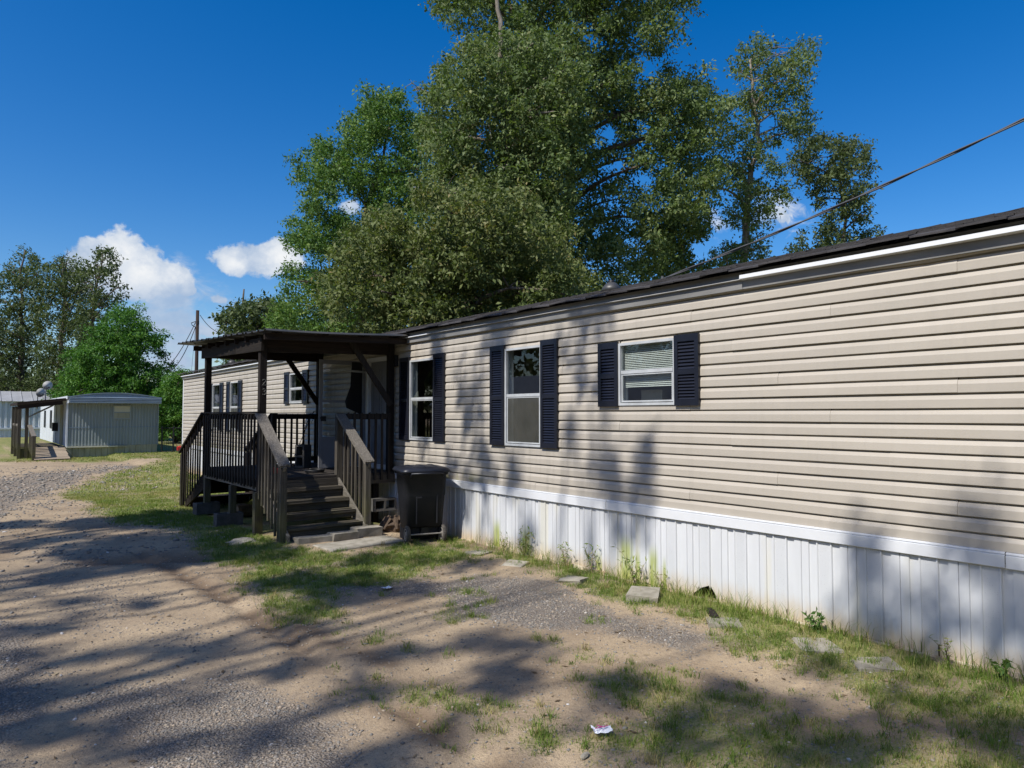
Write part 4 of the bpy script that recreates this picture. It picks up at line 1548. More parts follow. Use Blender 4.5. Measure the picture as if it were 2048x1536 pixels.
solo('field_stone', lump(.2, 14, (1.3, .8, .25), 10, 6, .15), M['concrete'], 'flat half-buried stone in the shade left of the porch stairs', 'stone', (2.95, 9.55, gz(2.95, 9.55)), rot=(0, 0, .6))


# ------------------------------------------------------------------ cables and poles
def sag_line(a, b, sag, n=24):
    a, b = np.array(a), np.array(b)
    return [tuple(a + (b - a) * i / n - np.array([0, 0, sag * 4 * (i / n) * (1 - i / n)])) for i in range(n + 1)]


mb = MB()
A = np.array((7.8, 6.45, 3.66))
Bq = at(2048, 240, 7.0)
Bend = A + (Bq - A) * 2.6 + np.array([0, 0, .9])
L = sag_line(A, Bend, .36, 60)
pts = np.array(L)
for ph in (0, PI):
    tw = [(p[0] + .010 * math.cos(i * .9 + ph), p[1], p[2] + .010 * math.sin(i * .9 + ph)) for i, p in enumerate(pts)]
    mb.tube(tw, .0095, 6)
solo('service_cable', mb, M['cable_grey'], 'thick twisted electric cable rising from the roof ridge to the upper right', 'cable', smooth=True)
part('mast', MB().tube([(7.8, 6.45, 3.5), (7.8, 6.45, 3.70)], .02, 8), M['metal_roof'], house, True)

pole = thing('utility_pole', 'dark brown wooden utility pole behind the far end of the mobile home', 'utility pole', (9.42, 38.3, -.1))
px_, py_ = 9.42, 38.3
ptop = float(at(393, 620, 36)[2])
part('shaft', MB().tube([(px_, py_, -.2), (px_, py_, ptop)], [.10, .078], 12), M['pole'], pole, True)
part('bracket', MB().box(px_ - .04, py_ - .2, ptop - .75, px_ + .04, py_ - .08, ptop - .55).tube([(px_ - .12, py_ - .18, ptop - .6), (px_ - .34, py_ - .2, ptop - .7), (px_ - .3, py_ - .2, ptop - .82), (px_ - .12, py_ - .18, ptop - .9)], .02, 6), M['cable'], pole)
tgt = at(328, 742, 34)
for k, (dz, sg, dx) in enumerate(((-.65, .25, 0), (-.9, .35, .25))):
    solo('drop_wire', MB().tube(sag_line((px_ - .13, py_ - .15, ptop + dz), (tgt[0] + dx, tgt[1], tgt[2] - .05 * k), sg), .018, 5), M['cable'], ['upper black wire drooping left from the utility pole', 'lower black wire drooping left from the utility pole'][k], 'wire', group='wires drooping left of the utility pole', smooth=True)
e = at(452, 667, 33)
solo('service_wire', MB().tube(sag_line((px_ + .1, py_ - .1, ptop - .25), tuple(e), .25), .016, 5), M['cable'], 'black wire running right from the utility pole towards the porch roof', 'wire', smooth=True)
e = at(383, 742, 36.2)
solo('guy_wire', MB().tube([(px_ - .1, py_ - .05, ptop - .9), tuple(e)], .008, 4), M['cable'], 'thin grey guy wire close along the left of the utility pole', 'wire')
sp = at(320, 760, 47)
stub = thing('short_pole', 'short dark service pole against the bushes left of the tall utility pole', 'utility pole', (float(sp[0]), float(sp[1]), -.1))
part('shaft', MB().tube([(sp[0], sp[1], -.2), (sp[0], sp[1], float(at(320, 738, 47)[2]))], .1, 8), M['pole'], stub)


# ------------------------------------------------------------------ far trailer with its porch
TX0, TX1, TY, TG = 3.60, 7.20, 36.0, -.14
TH = 2.735
trailer = thing('trailer_home', 'old pale blue-grey trailer home with ribbed end wall and bowed roof', 'trailer', (5.4, 43.0, TG))


def ribbed_wall(p0, p1, z0, z1, pitch, depth, out):
    """vertical ribbed sheet from p0 to p1 (x, y), ribs pointing along out"""
    p0, p1, out = Vector((*p0, 0)), Vector((*p1, 0)), Vector((*out, 0))
    L = (p1 - p0).length
    d = (p1 - p0) / L
    row = []
    s = 0
    while s < L:
        for ds, o in ((0, 0), (pitch * .35, 0), (pitch * .5, depth), (pitch * .85, depth)):
            if s + ds <= L:
                row.append(p0 + d * (s + ds) + out * o)
        s += pitch
    row.append(p1)
    return MB().rings([[(q.x, q.y, z0) for q in row], [(q.x, q.y, z1) for q in row]], closed=False)


def build_trailer():
    P = lambda n, mb, m, **k: part(n, mb, M[m], trailer, **k)
    zs, zm, ze = TG + .50, TG + 1.30, TH - .50
    zt = TH - .22
    LEN = 13.0
    P('end_wall', ribbed_wall((TX0, TY), (TX1, TY), zm + .02, ze + .02, .125, .03, (0, -1)), 'tin_blue', label='upper ribbed blue-grey sheets of the end wall')
    P('end_wall', ribbed_wall((TX0, TY - .004), (TX1, TY - .004), zs, zm + .02, .125, .03, (0, -1)), 'tin_blue', label='lower ribbed blue-grey sheets of the end wall')
    P('seam', MB().box(TX0 - .01, TY - .045, zm, TX1 + .01, TY - .035, zm + .03), 'tin_band')
    P('side_wall', ribbed_wall((TX0, TY + LEN), (TX0, TY), zs, ze + .3, .16, .03, (-1, 0)), 'tin_white', label='white ribbed side wall beside the wooden porch')
    P('side_wall', ribbed_wall((TX1, TY), (TX1, TY + LEN), zs, ze + .3, .16, .03, (1, 0)), 'tin_blue')
    P('rear_wall', MB().box(TX0, TY + LEN, zs, TX1, TY + LEN + .04, ze + .3), 'tin_blue')
    P('corner_trim', MB().box(TX0 - .04, TY - .055, zs - .02, TX0 + .03, TY + .03, ze + .2), 'tin_white')
    P('corner_trim', MB().box(TX1 - .02, TY - .05, zs - .02, TX1 + .03, TY + .03, ze + .2), 'tin_blue')
    # ribbed band above the end wall, standing out from it, and the bowed roof
    yb = TY - .42
    rows = []
    n = 24

    def bow(x):
        u = (x - TX0) / (TX1 - TX0) * 2 - 1
        return zt + .20 * (1 - u * u)
    for i in range(n + 1):
        x = TX0 + .02 + (TX1 - TX0 + .03) * i / n
        top = bow(min(x, TX1))
        row = [(x, yb + .06, ze), (x, yb, ze)]
        for k in range(4):
            a = ze + (zt - ze) * k / 4
            h = (zt - ze) / 4
            row += [(x, yb, a + h * .15), (x, yb - .03, a + h * .4), (x, yb - .03, a + h * .7), (x, yb, a + h * .95)]
        row += [(x, yb, zt + .01), (x, yb + .02, top)]
        rows.append(row)
    P('roof_band', MB().rings(rows, closed=False), 'tin_band')
    P('soffit', MB().box(TX0 + .02, yb + .03, ze - .001, TX1 + .04, TY, ze + .015), 'tin_blue')
    P('band_end', MB().box(TX0 - .01, yb + .01, ze, TX0 + .018, TY + .1, zt + .015), 'tin_white').location.y += 0
    rows = []
    for i in range(n + 1):
        x = TX0 - .05 + (TX1 - TX0 + .12) * i / n
        rows.append([(x, yb - .02, bow(min(max(x, TX0), TX1)) + .006), (x, TY + LEN + .1, bow(min(max(x, TX0), TX1)) + .006), (x, TY + LEN + .1, bow(min(max(x, TX0), TX1)) - .03), (x, yb - .02, bow(min(max(x, TX0), TX1)) - .03)])
    P('roof', MB().rings(rows, closed=True), 'tin_band')
    P('roof_edge', MB().box(TX0 - .06, yb, zt - .1, TX0 - .03, TY + LEN, zt + .03), 'tin_white')
    # skirting boards and ledge
    w = (TX1 - TX0) / 16
    for i in range(16):
        P('skirting_board', MB().box(TX0 + i * w, TY - .012 - .006 * (i % 2), TG - .15, TX0 + (i + 1) * w - .012, TY + .01, zs - .002), 'tin_skirt')
    P('ledge', MB().box(TX0 - .02, TY - .13, zs - .07, TX0 + 1.95, TY - .013, zs - .02), 'tin_ledge')
    P('ledge', MB().box(TX0 + 1.96, TY - .10, zs - .075, TX0 + 2.35, TY - .013, zs - .03), 'tin_skirt')
    # window
    x0, x1, z0, z1 = TX0 + 1.74, TX0 + 2.47, TG + 1.66, TG + 2.30
    mb = MB()
    for a, b, c, d in ((x0, x0 + .05, z0, z1), (x1 - .05, x1, z0, z1), (x0 + .05, x1 - .05, z0, z0 + .06), (x0 + .05, x1 - .05, z1 - .04, z1), (x0 + .05, x1 - .05, (z0 + z1) / 2 - .025, (z0 + z1) / 2 + .025)):
        mb.box(a, TY - .07, c, b, TY - .033, d)
    win = P('window', mb, 'tin_blue')
    for k, (c, d) in enumerate(((z0 + .06, (z0 + z1) / 2 - .025), ((z0 + z1) / 2 + .025, z1 - .04))):
        mb = MB()
        for j in range(5):
            h = (d - c) / 5
            mb.box(x0 + .05, TY - .06 + .006 * (j % 2), c + j * h, x1 - .05, TY - .035, c + (j + 1) * h - .006)
        part('pane', mb, M['tin_skirt'] if k == 0 else M['tin_ledge'], win)
    # doors on the side wall and dark openings
    mb = MB().box(TX0 - .07, TY + 4.0, TG + .55, TX0 - .03, TY + 4.9, TG + 2.3)
    d = P('door', mb, 'tin_white')
    P('door', MB().box(TX0 - .065, TY + 1.2, TG + .5, TX0 - .031, TY + 2.2, TG + 2.3), 'tin_skirt')
    P('side_window', MB().box(TX0 - .06, TY + 6.2, TG + 1.2, TX0 - .033, TY + 7.0, TG + 2.1), 'black')
    P('side_window', MB().box(TX0 - .06, TY + 9.5, TG + 1.2, TX0 - .033, TY + 10.3, TG + 2.1), 'black')
    P('meter_box', MB().box(TX0 - .25, TY + 3.3, TG + 1.1, TX0 - .035, TY + 3.55, TG + 1.5), 'black')


build_trailer()


def build_trailer_porch():
    x0, x1, ya, yb = 1.92, TX0 - .08, 36.4, 41.0
    dz = TG + .50
    rr = random.Random(4)
    t = thing('trailer_porch', 'grey wooden porch with ramp and plank roof along the far trailer', 'porch', (2.5, 38.5, TG))
    P = lambda n, mb, m, **k: part(n, mb, M[m], t, **k)
    for (x, y) in ((x0, ya), (x0 + .26, ya + .02), (x0, (ya + yb) / 2), (x0, yb)):
        P('post', MB().box(x - .06, y - .06, TG - .1, x + .06, y + .06, TG + 2.25), 'wood_grey')
    # roof tilts down to the left
    mb = MB().add([(x0 - .12, ya - .5, TG + 2.28), (x1, ya - .5, TG + 2.48), (x1, yb + .3, TG + 2.48), (x0 - .12, yb + .3, TG + 2.28), (x0 - .12, ya - .5, TG + 2.40), (x1, ya - .5, TG + 2.60), (x1, yb + .3, TG + 2.60), (x0 - .12, yb + .3, TG + 2.40)],
                  [(0, 3, 2, 1), (4, 5, 6, 7), (0, 1, 5, 4), (1, 2, 6, 5), (2, 3, 7, 6), (3, 0, 4, 7)])
    P('roof', mb, 'wood_dark_x')
    P('beam', MB().beam((x0 - .1, ya - .45, TG + 2.18), (x1 - .1, ya - .45, TG + 2.40), .05, .16), 'wood_dark_x')
    for i in range(int((yb - ya) / .15)):
        P('deck_board', MB().box(x0, ya + i * .15, dz - .04, x1, ya + i * .15 + .14, dz), 'wood_grey_x')
    # ramp planks towards the camera
    n = 9
    for i in range(n):
        y = ya - (i + 1) * .24
        z = dz - .03 - (i + .5) * .43 / n
        P('ramp_board', MB().beam((x0 + .42, y + .11, z), (x1 + .02 + .02 * (i % 3), y + .11, z), .23, .04, (0, 1, .2)).jitter(.006, rr), 'ramp')
    P('rail', MB().beam((x0, ya, TG + 1.42), (x0, yb, TG + 1.42), .04, .1), 'wood_grey_y')
    for i in range(12):
        y = ya + .2 + i * (yb - ya - .3) / 12
        P('baluster', MB().box(x0 - .02, y - .05, dz - .1, x0 + .02, y + .05, TG + 1.42), 'wood_grey')
    # ramp handrail with balusters
    a, b = Vector((x0 + .36, ya, TG + 1.42)), Vector((x0 + .40, ya - 2.0, TG + .98))
    P('handrail', MB().beam(a, b, .16, .05, (1, 0, 0)), 'wood_grey_y')
    for i in range(8):
        p = a.lerp(b, (i + .5) / 8)
        P('baluster', MB().box(p.x - .02, p.y - .05, TG + .05 + .3 * (1 - i / 8), p.x + .02, p.y + .05, p.z - .02), 'wood_grey')
    P('newel_post', MB().box(b.x - .06, b.y - .06, TG - .1, b.x + .06, b.y + .06, TG + 1.0), 'wood_grey')
    P('lattice', MB().box(x0 - .03, ya - .03, TG - .1, x0 + .55, ya - .01, dz - .05), 'wood_grey')
    # awning arm
    P('awning_arm', MB().tube([(x0 + .3, ya + .5, TG + 1.75), (x0 + 1.3, ya + 1.2, TG + 2.3)], .035, 8), 'alu')


build_trailer_porch()


def dish(name, x, y, z, tilt, label):
    t = thing(name, label, 'satellite dish', (x, y, z), 'satellite dishes above the far trailer')
    BASE[t.name] = (0, 0, 0)
    t.rotation_euler = (0, 0, tilt)
    n = 20
    rings = []
    for r, d in ((.02, .05), (.10, .04), (.17, .02), (.22, 0), (.224, -.006)):
        rings.append([(r * math.cos(2 * PI * k / n), -.08 + d - .18 * r * math.sin(2 * PI * k / n) * 1.2, 0.45 + r * .95 * math.sin(2 * PI * k / n)) for k in range(n)])
    part('reflector', MB().rings(rings, closed=True), M['dish'], t, True)
    part('mast', MB().tube([(0, .1, -.3), (0, .1, .3), (0, -.04, .42)], .03, 8), M['alu'], t, True)
    part('arm', MB().tube([(0, -.05, .28), (-.06, -.33, .34)], .012, 6), M['black'], t)
    part('receiver', MB().box(-.09, -.37, .31, -.03, -.31, .37), M['black'], t)


p = at(93, 785, 33.5)
dish('satellite_dish', float(p[0]), float(p[1]), TH - .05, .35, 'upper round satellite dish on a mast above the trailer porch roof')
p = at(78, 795, 32.6)
dish('satellite_dish', float(p[0]), float(p[1]), TH - .42, .6, 'lower satellite dish at the left behind the porch roof')

# second trailer far behind
back = thing('ribbed_trailer', 'long pale ribbed metal trailer with grey seamed roof at the far left edge', 'trailer', (0, 68, 0))
part('wall', ribbed_wall((-12, 66.5), (9, 66.5), .75, 2.85, .36, .13, (0, -1)), M['tin_white'], back)
part('skirting', ribbed_wall((-12, 66.45), (9, 66.45), -.2, .62, .30, .05, (0, -1)), M['tin_white'], back)
part('ledge', MB().box(-12, 66.30, .62, 9, 66.45, .76), M['tin_white'], back)
part('body', MB().box(-12, 66.6, -.1, 9, 71, 2.8), M['tin_white'], back)
mb = MB().add([(-12.3, 66.2, 2.78), (9.3, 66.2, 2.78), (9.3, 68.9, 3.62), (-12.3, 68.9, 3.62), (9.3, 71.6, 2.78), (-12.3, 71.6, 2.78)], [(0, 1, 2, 3), (3, 2, 4, 5)])
rf = part('roof', mb, M['tin_roof'], back)
mb = MB()
for i in range(32):
    x = -12 + i * .68
    mb.beam((x, 66.2, 2.80), (x, 68.9, 3.64), .05, .05)
part('roof_seam', mb, M['tin_roof'], rf)

# neighbour across the road, seen only as a reflection in the windows
nb = thing('roadside_house', 'drab house with pale metal gable roof across the dirt road', 'house', (-19, 30, 0))
part('wall', MB().box(-24, 20, -.1, -15.5, 42, 2.5), M['tin_skirt'], nb)
part('roof', MB().add([(-25, 19.5, 2.4), (-25, 42.5, 2.4), (-19.7, 42.5, 4.4), (-19.7, 19.5, 4.4), (-14.9, 19.5, 2.4), (-14.9, 42.5, 2.4)], [(0, 3, 2, 1), (3, 4, 5, 2), (0, 4, 3), (1, 2, 5)]), M['tin_roof'], nb)
for y in (23, 28, 34, 39):
    part('window', MB().box(-15.48, y, 1.0, -15.44, y + 1, 2.0), M['black'], nb)

# fence and red can right of the trailer
fence = thing('wire_fence', 'dark wire fence panel in the shade between the trailer and the mobile home', 'fence', (8.0, 35.6, TG))
fa, fb = Vector((7.35, 35.8, 0)), Vector((9.2, 35.2, 0))
for i in range(5):
    q = fa.lerp(fb, i / 4)
    part('fence_post', MB().tube([(q.x, q.y, TG - .1), (q.x, q.y, TG + 1.35)], .03, 6), M['black'], fence)
for zz in (.15, 1.25):
    part('fence_rail', MB().tube([(fa.x, fa.y, TG + zz), (fb.x, fb.y, TG + zz)], .02, 6), M['black'], fence)
mb = MB()
for i in range(24):
    q = fa.lerp(fb, (i + .5) / 24)
    mb.tube([(q.x, q.y, TG + .1), (q.x, q.y, TG + 1.3)], .006, 4)
part('fence_wire', mb, M['black'], fence, kind='stuff')
p = at(359, 896, 30.5)
mb = MB().rings([[(-.16, -.1, 0), (.16, -.1, 0), (.16, .1, 0), (-.16, .1, 0)], [(-.16, -.1, .24), (.16, -.1, .24), (.16, .1, .24), (-.16, .1, .24)], [(-.06, -.04, .30), (.06, -.04, .30), (.06, .04, .30), (-.06, .04, .30)]])
mb.tube([(-.12, 0, .25), (-.2, 0, .38), (-.22, 0, .40)], .02, 6).tube([(.1, 0, .25), (.08, 0, .34), (-.02, 0, .34), (-.03, 0, .29)], .015, 6)
mb.v = [(x * .6, y * .6, z * .6) for x, y, z in mb.v]
rc = solo('fuel_can', mb, M['red'], 'small red fuel can on the grass behind the porch by the fence', 'fuel can', (float(p[0]), float(p[1]), float(p[2]) - .10))


# ------------------------------------------------------------------ trees
LEAF_FACES = np.array([0, 1, 2, 3])


def leaf_cloud(centers, normals_bias, L, rng, tint, droop=0.35, wid=0.46):
    """one four-sided leaf per centre"""
    n = len(centers)
    ax = rng.normal(size=(n, 3))
    ax[:, 2] -= droop * 1.2
    ax /= np.linalg.norm(ax, axis=1)[:, None]
    nb = rng.normal(size=(n, 3)) * 0.9 + normals_bias
    sd = np.cross(ax, nb)
    sd /= np.linalg.norm(sd, axis=1)[:, None] + 1e-9
    nn = np.cross(sd, ax)
    l = (L * rng.uniform(0.5, 1.6, n))[:, None]
    w = l * wid * rng.uniform(0.8, 1.2, n)[:, None]
    cup = nn * l * 0.10
    v = np.stack([centers, centers + ax * l * 0.45 + sd * w * 0.5 + cup, centers + ax * l, centers + ax * l * 0.45 - sd * w * 0.5 + cup], 1).reshape(-1, 3)
    return v


def crown_mesh(name, clumps, n_leaves, L, mat, rng, spread=0.24, tbias=0.0, sub=True):
    """clumps: array (cx, cy, cz, r); leaves gather on twigs near each clump's skin"""
    C = np.array(clumps)
    area = C[:, 3] ** 2
    per_twig = 14
    nt = max(8, n_leaves // per_twig)
    if sub:
        S = []
        for c in C:
            m = int(rng.integers(6, 11))
            dv = rng.normal(size=(m, 3))
            dv /= np.linalg.norm(dv, axis=1)[:, None]
            q = c[:3] + dv * np.array([1, 1, .8]) * c[3] * rng.uniform(.4, 1.15, m)[:, None]
            S.append(np.concatenate([q, (c[3] * rng.uniform(.20, .46, m))[:, None]], 1))
        C = np.concatenate(S)
        area = C[:, 3] ** 2
    ci = rng.choice(len(C), nt, p=area / area.sum())
    d = rng.normal(size=(nt, 3))
    d /= np.linalg.norm(d, axis=1)[:, None]
    rad = rng.random(nt) ** 0.42
    sh = np.array([1.0, 1.0, 0.72])
    tw = C[ci, :3] + d * sh * (C[ci, 3] * rad)[:, None]
    # twig-end leaves
    idx = np.repeat(np.arange(nt), per_twig)
    sp = (spread * .52 if sub else spread) * rng.normal(size=(len(idx), 3)) * np.array([1, 1, 0.7])
    cen = tw[idx] + sp
    out = d[idx] * 0.8 + np.array([-0.25, -0.2, 0.55])
    ctint = rng.normal(0.47, 0.14, len(C))
    tint = np.clip(ctint[ci][idx] + rng.normal(0, 0.16, len(idx)) + rng.normal(0, 0.10, nt)[idx] + tbias, 0, 1)
    v = leaf_cloud(cen, out, L, rng, tint)
    n = len(cen)
    return big_mesh(name, v, 4, np.arange(n * 4), np.full(n, 4), mat, tint)


def sample_silhouette(poly, holes, depth, r_px, dz, rng, n_try=1800, gap=0.80):
    """fill a crown outline with clumps at a real distance and real thickness"""
    P = np.array(poly, dtype=float)
    lo, hi = P.min(0), P.max(0)
    out = []
    k = depth / FPX
    for _ in range(n_try):
        x, y = rng.uniform(lo, hi)
        r = r_px * rng.uniform(0.5, 1.3)
        sd = float(poly_sd(np.array([x]), np.array([y]), P)[0])
        if sd < r * 0.5:
            continue
        if any((x - hx) ** 2 + (y - hy) ** 2 < (hr + r * 0.75) ** 2 for hx, hy, hr in holes):
            continue
        dd = depth + rng.uniform(-dz, dz)
        p = at(x, y, dd)
        if any(np.linalg.norm(p - q[:3]) < gap * (r * k + q[3]) * 0.62 for q in out):
            continue
        out.append((*p, r * k))
    return np.array(out)


def limb_pts(a, b, rng, sag=0.1, n=5):
    a, b = np.array(a, float), np.array(b, float)
    L = np.linalg.norm(b - a)
    pts = []
    j = rng.normal(size=3) * L * 0.07
    for i in range(n + 1):
        t = i / n
        p = a + (b - a) * t + j * math.sin(t * PI) + np.array([0, 0, L * sag * math.sin(t * PI)])
        pts.append(tuple(p))
    return pts


def make_tree(name, label, cat, base, trunk, clumps, n_leaves, L, leaf, bark='bark', seed=0, group=None, r0=0.3, spread=0.24, tbias=0.0, limbs=26, bare=0, lk=1.0, sub=True):
    """base: ground point; trunk: list of points upward from the base"""
    rng = np.random.default_rng(seed)
    t = thing(name, label, cat, tuple(float(v) for v in base), group)
    pts = [np.array(base, float) + np.array([0, 0, -0.3])] + [np.array(q, float) for q in trunk]
    fine = []
    for a, b in zip(pts[:-1], pts[1:]):
        for i in range(4):
            fine.append(a + (b - a) * i / 4 + rng.normal(size=3) * 0.025 * np.linalg.norm(b - a))
    fine.append(pts[-1])
    fine = np.array(fine)
    H = fine[-1][2] - fine[0][2]
    rad = [max(0.03, r0 * (1 - 0.86 * (p[2] - fine[0][2]) / H)) for p in fine]
    rad[0] *= 1.25
    mb = MB().tube([tuple(p) for p in fine], rad, 10)
    C = np.array(clumps)
    order = rng.permutation(len(C))[:limbs]
    for i in order:
        c = C[i]
        below = [k for k, p in enumerate(fine) if p[2] < c[2] - 0.15 * np.hypot(*(p[:2] - c[:2])) and k > 2]
        k = max(below) if below else 3
        kk = min(range(len(fine)), key=lambda q: np.linalg.norm(fine[q] - c[:3]) + (0 if q <= k else 50))
        st = fine[kk]
        Ld = np.linalg.norm(c[:3] - st)
        rs = lk * min(rad[kk] * 0.6, 0.02 + 0.022 * Ld)
        lp = limb_pts(st, c[:3], rng)
        mb.tube(lp, [rs * (1 - 0.8 * q / (len(lp) - 1)) + 0.008 for q in range(len(lp))], 6)
        for s in range(3):
            d = rng.normal(size=3)
            d[2] = abs(d[2]) * 0.6
            d /= np.linalg.norm(d)
            s0 = np.array(lp[3 + s % 2])
            mb.tube(limb_pts(s0, s0 + d * c[3] * 1.25, rng, 0.05, 3), [rs * 0.4 + .006, rs * .3 + .005, rs * .2 + .004, .004], 5)
    for s in range(bare):
        c = C[rng.integers(len(C))]
        d = rng.normal(size=3)
        d[2] = abs(d[2])
        d /= np.linalg.norm(d)
        a = c[:3] + d * c[3] * .4
        e = a + d * c[3] * 1.6
        lp = limb_pts(a, e, rng, .05, 4)
        mb.tube(lp, [.03, .022, .016, .01, .005], 5)
        for q in range(6):
            d2 = d + rng.normal(size=3) * .6
            s0 = np.array(lp[1 + q % 4])
            mb.tube(limb_pts(s0, s0 + d2 * c[3] * .6, rng, .05, 3), [.012, .009, .006, .003], 4)
    part('trunk', mb, M[bark], t, True)
    me = crown_mesh('crown', clumps, n_leaves, L, M[leaf], rng, spread, tbias, sub)
    me.transform(Matrix.Translation((-base[0], -base[1], -base[2])))
    o = bpy.data.objects.new('crown', me)
    COL.objects.link(o)
    o.parent = t
    return t


def visible_tree(name, label, poly, holes, depth, r_px, dz, trunk_px, n_leaves, L, leaf, seed, **kw):
    rng = np.random.default_rng(seed + 100)
    cl = sample_silhouette(poly, holes, depth, r_px, dz, rng)
    tr = [at(x, y, depth) for x, y in trunk_px]
    b = np.array(tr[0])
    b[2] = gz(b[0], b[1])
    return make_tree(name, label, 'tree', b, tr[0:], cl, n_leaves, L, leaf, seed=seed, **kw)


GT = 'tall trees behind the mobile home'
visible_tree('oak_tree', 'huge dark oak whose crown runs out of the top of the picture',
             [(840, -60), (930, -140), (1100, -230), (1300, -170), (1410, -60), (1400, 30), (1340, 110), (1425, 130), (1460, 200), (1448, 300), (1425, 420), (1360, 500), (1320, 575), (1250, 600), (1150, 650), (1030, 620), (1000, 400), (990, 180), (930, 60), (860, 30)],
             [(1290, 135, 14), (1205, 270, 8), (1235, 330, 8), (1140, 385, 8), (1105, 350, 6)], 28, 38, 3.2,
             [(1130, 640), (1125, 480), (1140, 330), (1100, 180), (1030, 40), (1000, -90)], 155000, .14, 'leaf_oak', 1, group=GT, r0=.42, spread=.30, limbs=40, bare=8)
visible_tree('oak_tree', 'broad olive-green oak in front of the huge dark oak',
             [(845, 180), (880, 110), (960, 60), (1040, 70), (1110, 70), (1175, 110), (1190, 200), (1170, 330), (1130, 450), (1100, 560), (1060, 650), (940, 660), (850, 650), (840, 520), (850, 400), (840, 280)],
             [(840, 372, 14)], 24, 38, 2.4, [(1040, 640), (1050, 480), (1020, 330), (1005, 180), (1000, 40), (985, -60)], 110000, .12, 'leaf_oak', 2, group=GT, r0=.36, spread=.26, tbias=.08, limbs=34, bark='bark_pale', bare=6)
visible_tree('oak_tree', 'low spreading oak with brownish tinged leaves just behind the roof',
             [(640, 580), (680, 480), (720, 450), (760, 400), (810, 420), (850, 340), (900, 390), (950, 300), (1000, 380), (1060, 340), (1080, 430), (1140, 440), (1150, 520), (1195, 570), (1195, 610), (1100, 650), (1000, 690), (820, 700), (720, 700), (660, 640)],
             [(835, 430, 14), (720, 630, 16), (1040, 560, 12), (940, 600, 10)], 20, 34, 2.6, [(905, 690), (900, 560), (930, 450), (950, 390)], 90000, .11, 'leaf_olive', 3, group=GT, r0=.2, spread=.24, tbias=.0, limbs=34)
visible_tree('green_tree', 'tall feathery green tree left of the oaks with a forked dark trunk',
             [(715, 215), (745, 175), (790, 180), (835, 225), (880, 240), (885, 330), (870, 420), (830, 480), (800, 620), (790, 700), (545, 700), (530, 650), (560, 590), (590, 530), (572, 470), (600, 400), (588, 320), (620, 285), (680, 262)],
             [(694, 404, 12), (714, 424, 9), (775, 300, 9), (660, 520, 7)], 31, 34, 2.6, [(718, 690), (722, 560), (725, 440), (760, 340), (780, 230)], 95000, .125, 'leaf_green', 4, group=GT, r0=.24, spread=.28, limbs=40)
visible_tree('tall_oak', 'tall thin oak with an open forked crown right of the big oaks',
             [(1452, 130), (1480, 75), (1530, 70), (1560, 120), (1588, 85), (1628, 75), (1636, 140), (1622, 190), (1632, 270), (1610, 290), (1560, 275), (1545, 310), (1580, 350), (1590, 400), (1550, 420), (1535, 450), (1550, 540), (1430, 550), (1440, 430), (1400, 380), (1405, 300), (1470, 230), (1480, 180)],
             [(1540, 250, 12), (1560, 430, 14), (1455, 470, 12), (1475, 300, 9), (1520, 350, 9), (1455, 400, 10), (1585, 210, 7), (1510, 160, 5)], 34, 19, 1.8, [(1490, 530), (1492, 440), (1500, 350), (1520, 290), (1510, 210), (1500, 120)], 21000, .145, 'leaf_oak', 5, group=GT, r0=.34, spread=.26, bark='bark_pale', limbs=36, bare=5)
visible_tree('tall_oak', 'shorter dark tree crossed by the cable at the right end of the row',
             [(1575, 330), (1600, 285), (1650, 262), (1700, 280), (1742, 285), (1750, 380), (1740, 430), (1760, 450), (1755, 500), (1680, 540), (1570, 540), (1590, 460), (1630, 420), (1620, 380)],
             [(1625, 440, 16), (1590, 420, 20), (1660, 400, 10), (1715, 350, 8), (1650, 320, 7), (1700, 450, 8), (1620, 480, 10)], 33, 18, 1.6, [(1690, 520), (1690, 440), (1680, 360), (1690, 300)], 17000, .145, 'leaf_dark', 6, group=GT, r0=.2, spread=.24, limbs=26)
visible_tree('tall_oak', 'thin sparse tree filling the gap left of the tall forked oak',
             [(1290, 480), (1330, 420), (1390, 400), (1430, 430), (1430, 520), (1400, 580), (1290, 600)], [(1400, 500, 16)], 30, 26, 1.5, [(1370, 570), (1365, 500), (1360, 440)], 10000, .155, 'leaf_oak', 16, group=GT, r0=.14, spread=.24, limbs=14)
visible_tree('broken_tree', 'small tree with a snapped bare top behind the porch roof',
             [(432, 640), (455, 600), (475, 600), (505, 595), (540, 600), (580, 590), (600, 720), (440, 760), (450, 690)],
             [(470, 605, 6)], 46, 22, 2.0, [(488, 720), (489, 640), (488, 578)], 12000, .26, 'leaf_dark', 7, r0=.32, spread=.35, limbs=14)
GF = 'far trees at the left'
visible_tree('far_tree', 'tall dark tree at the left edge of the picture', [(-70, 600), (-20, 560), (10, 530), (35, 500), (62, 490), (92, 530), (96, 640), (104, 790), (0, 800), (-80, 800)],
             [(8, 600, 7), (95, 700, 8)], 60, 22, 2.6, [(40, 790), (45, 680), (40, 580), (50, 500)], 26000, .21, 'leaf_dark', 8, group=GF, r0=.35, spread=.42, bare=6)
visible_tree('far_tree', 'middle dark tree of the far left group', [(82, 570), (95, 520), (130, 505), (165, 515), (190, 560), (182, 680), (165, 790), (75, 790)],
             [(112, 620, 8), (100, 660, 9), (155, 690, 8)], 58, 18, 2.4, [(120, 790), (122, 690), (130, 600), (125, 520)], 15000, .21, 'leaf_dark', 9, group=GF, r0=.33, spread=.40, bare=3)
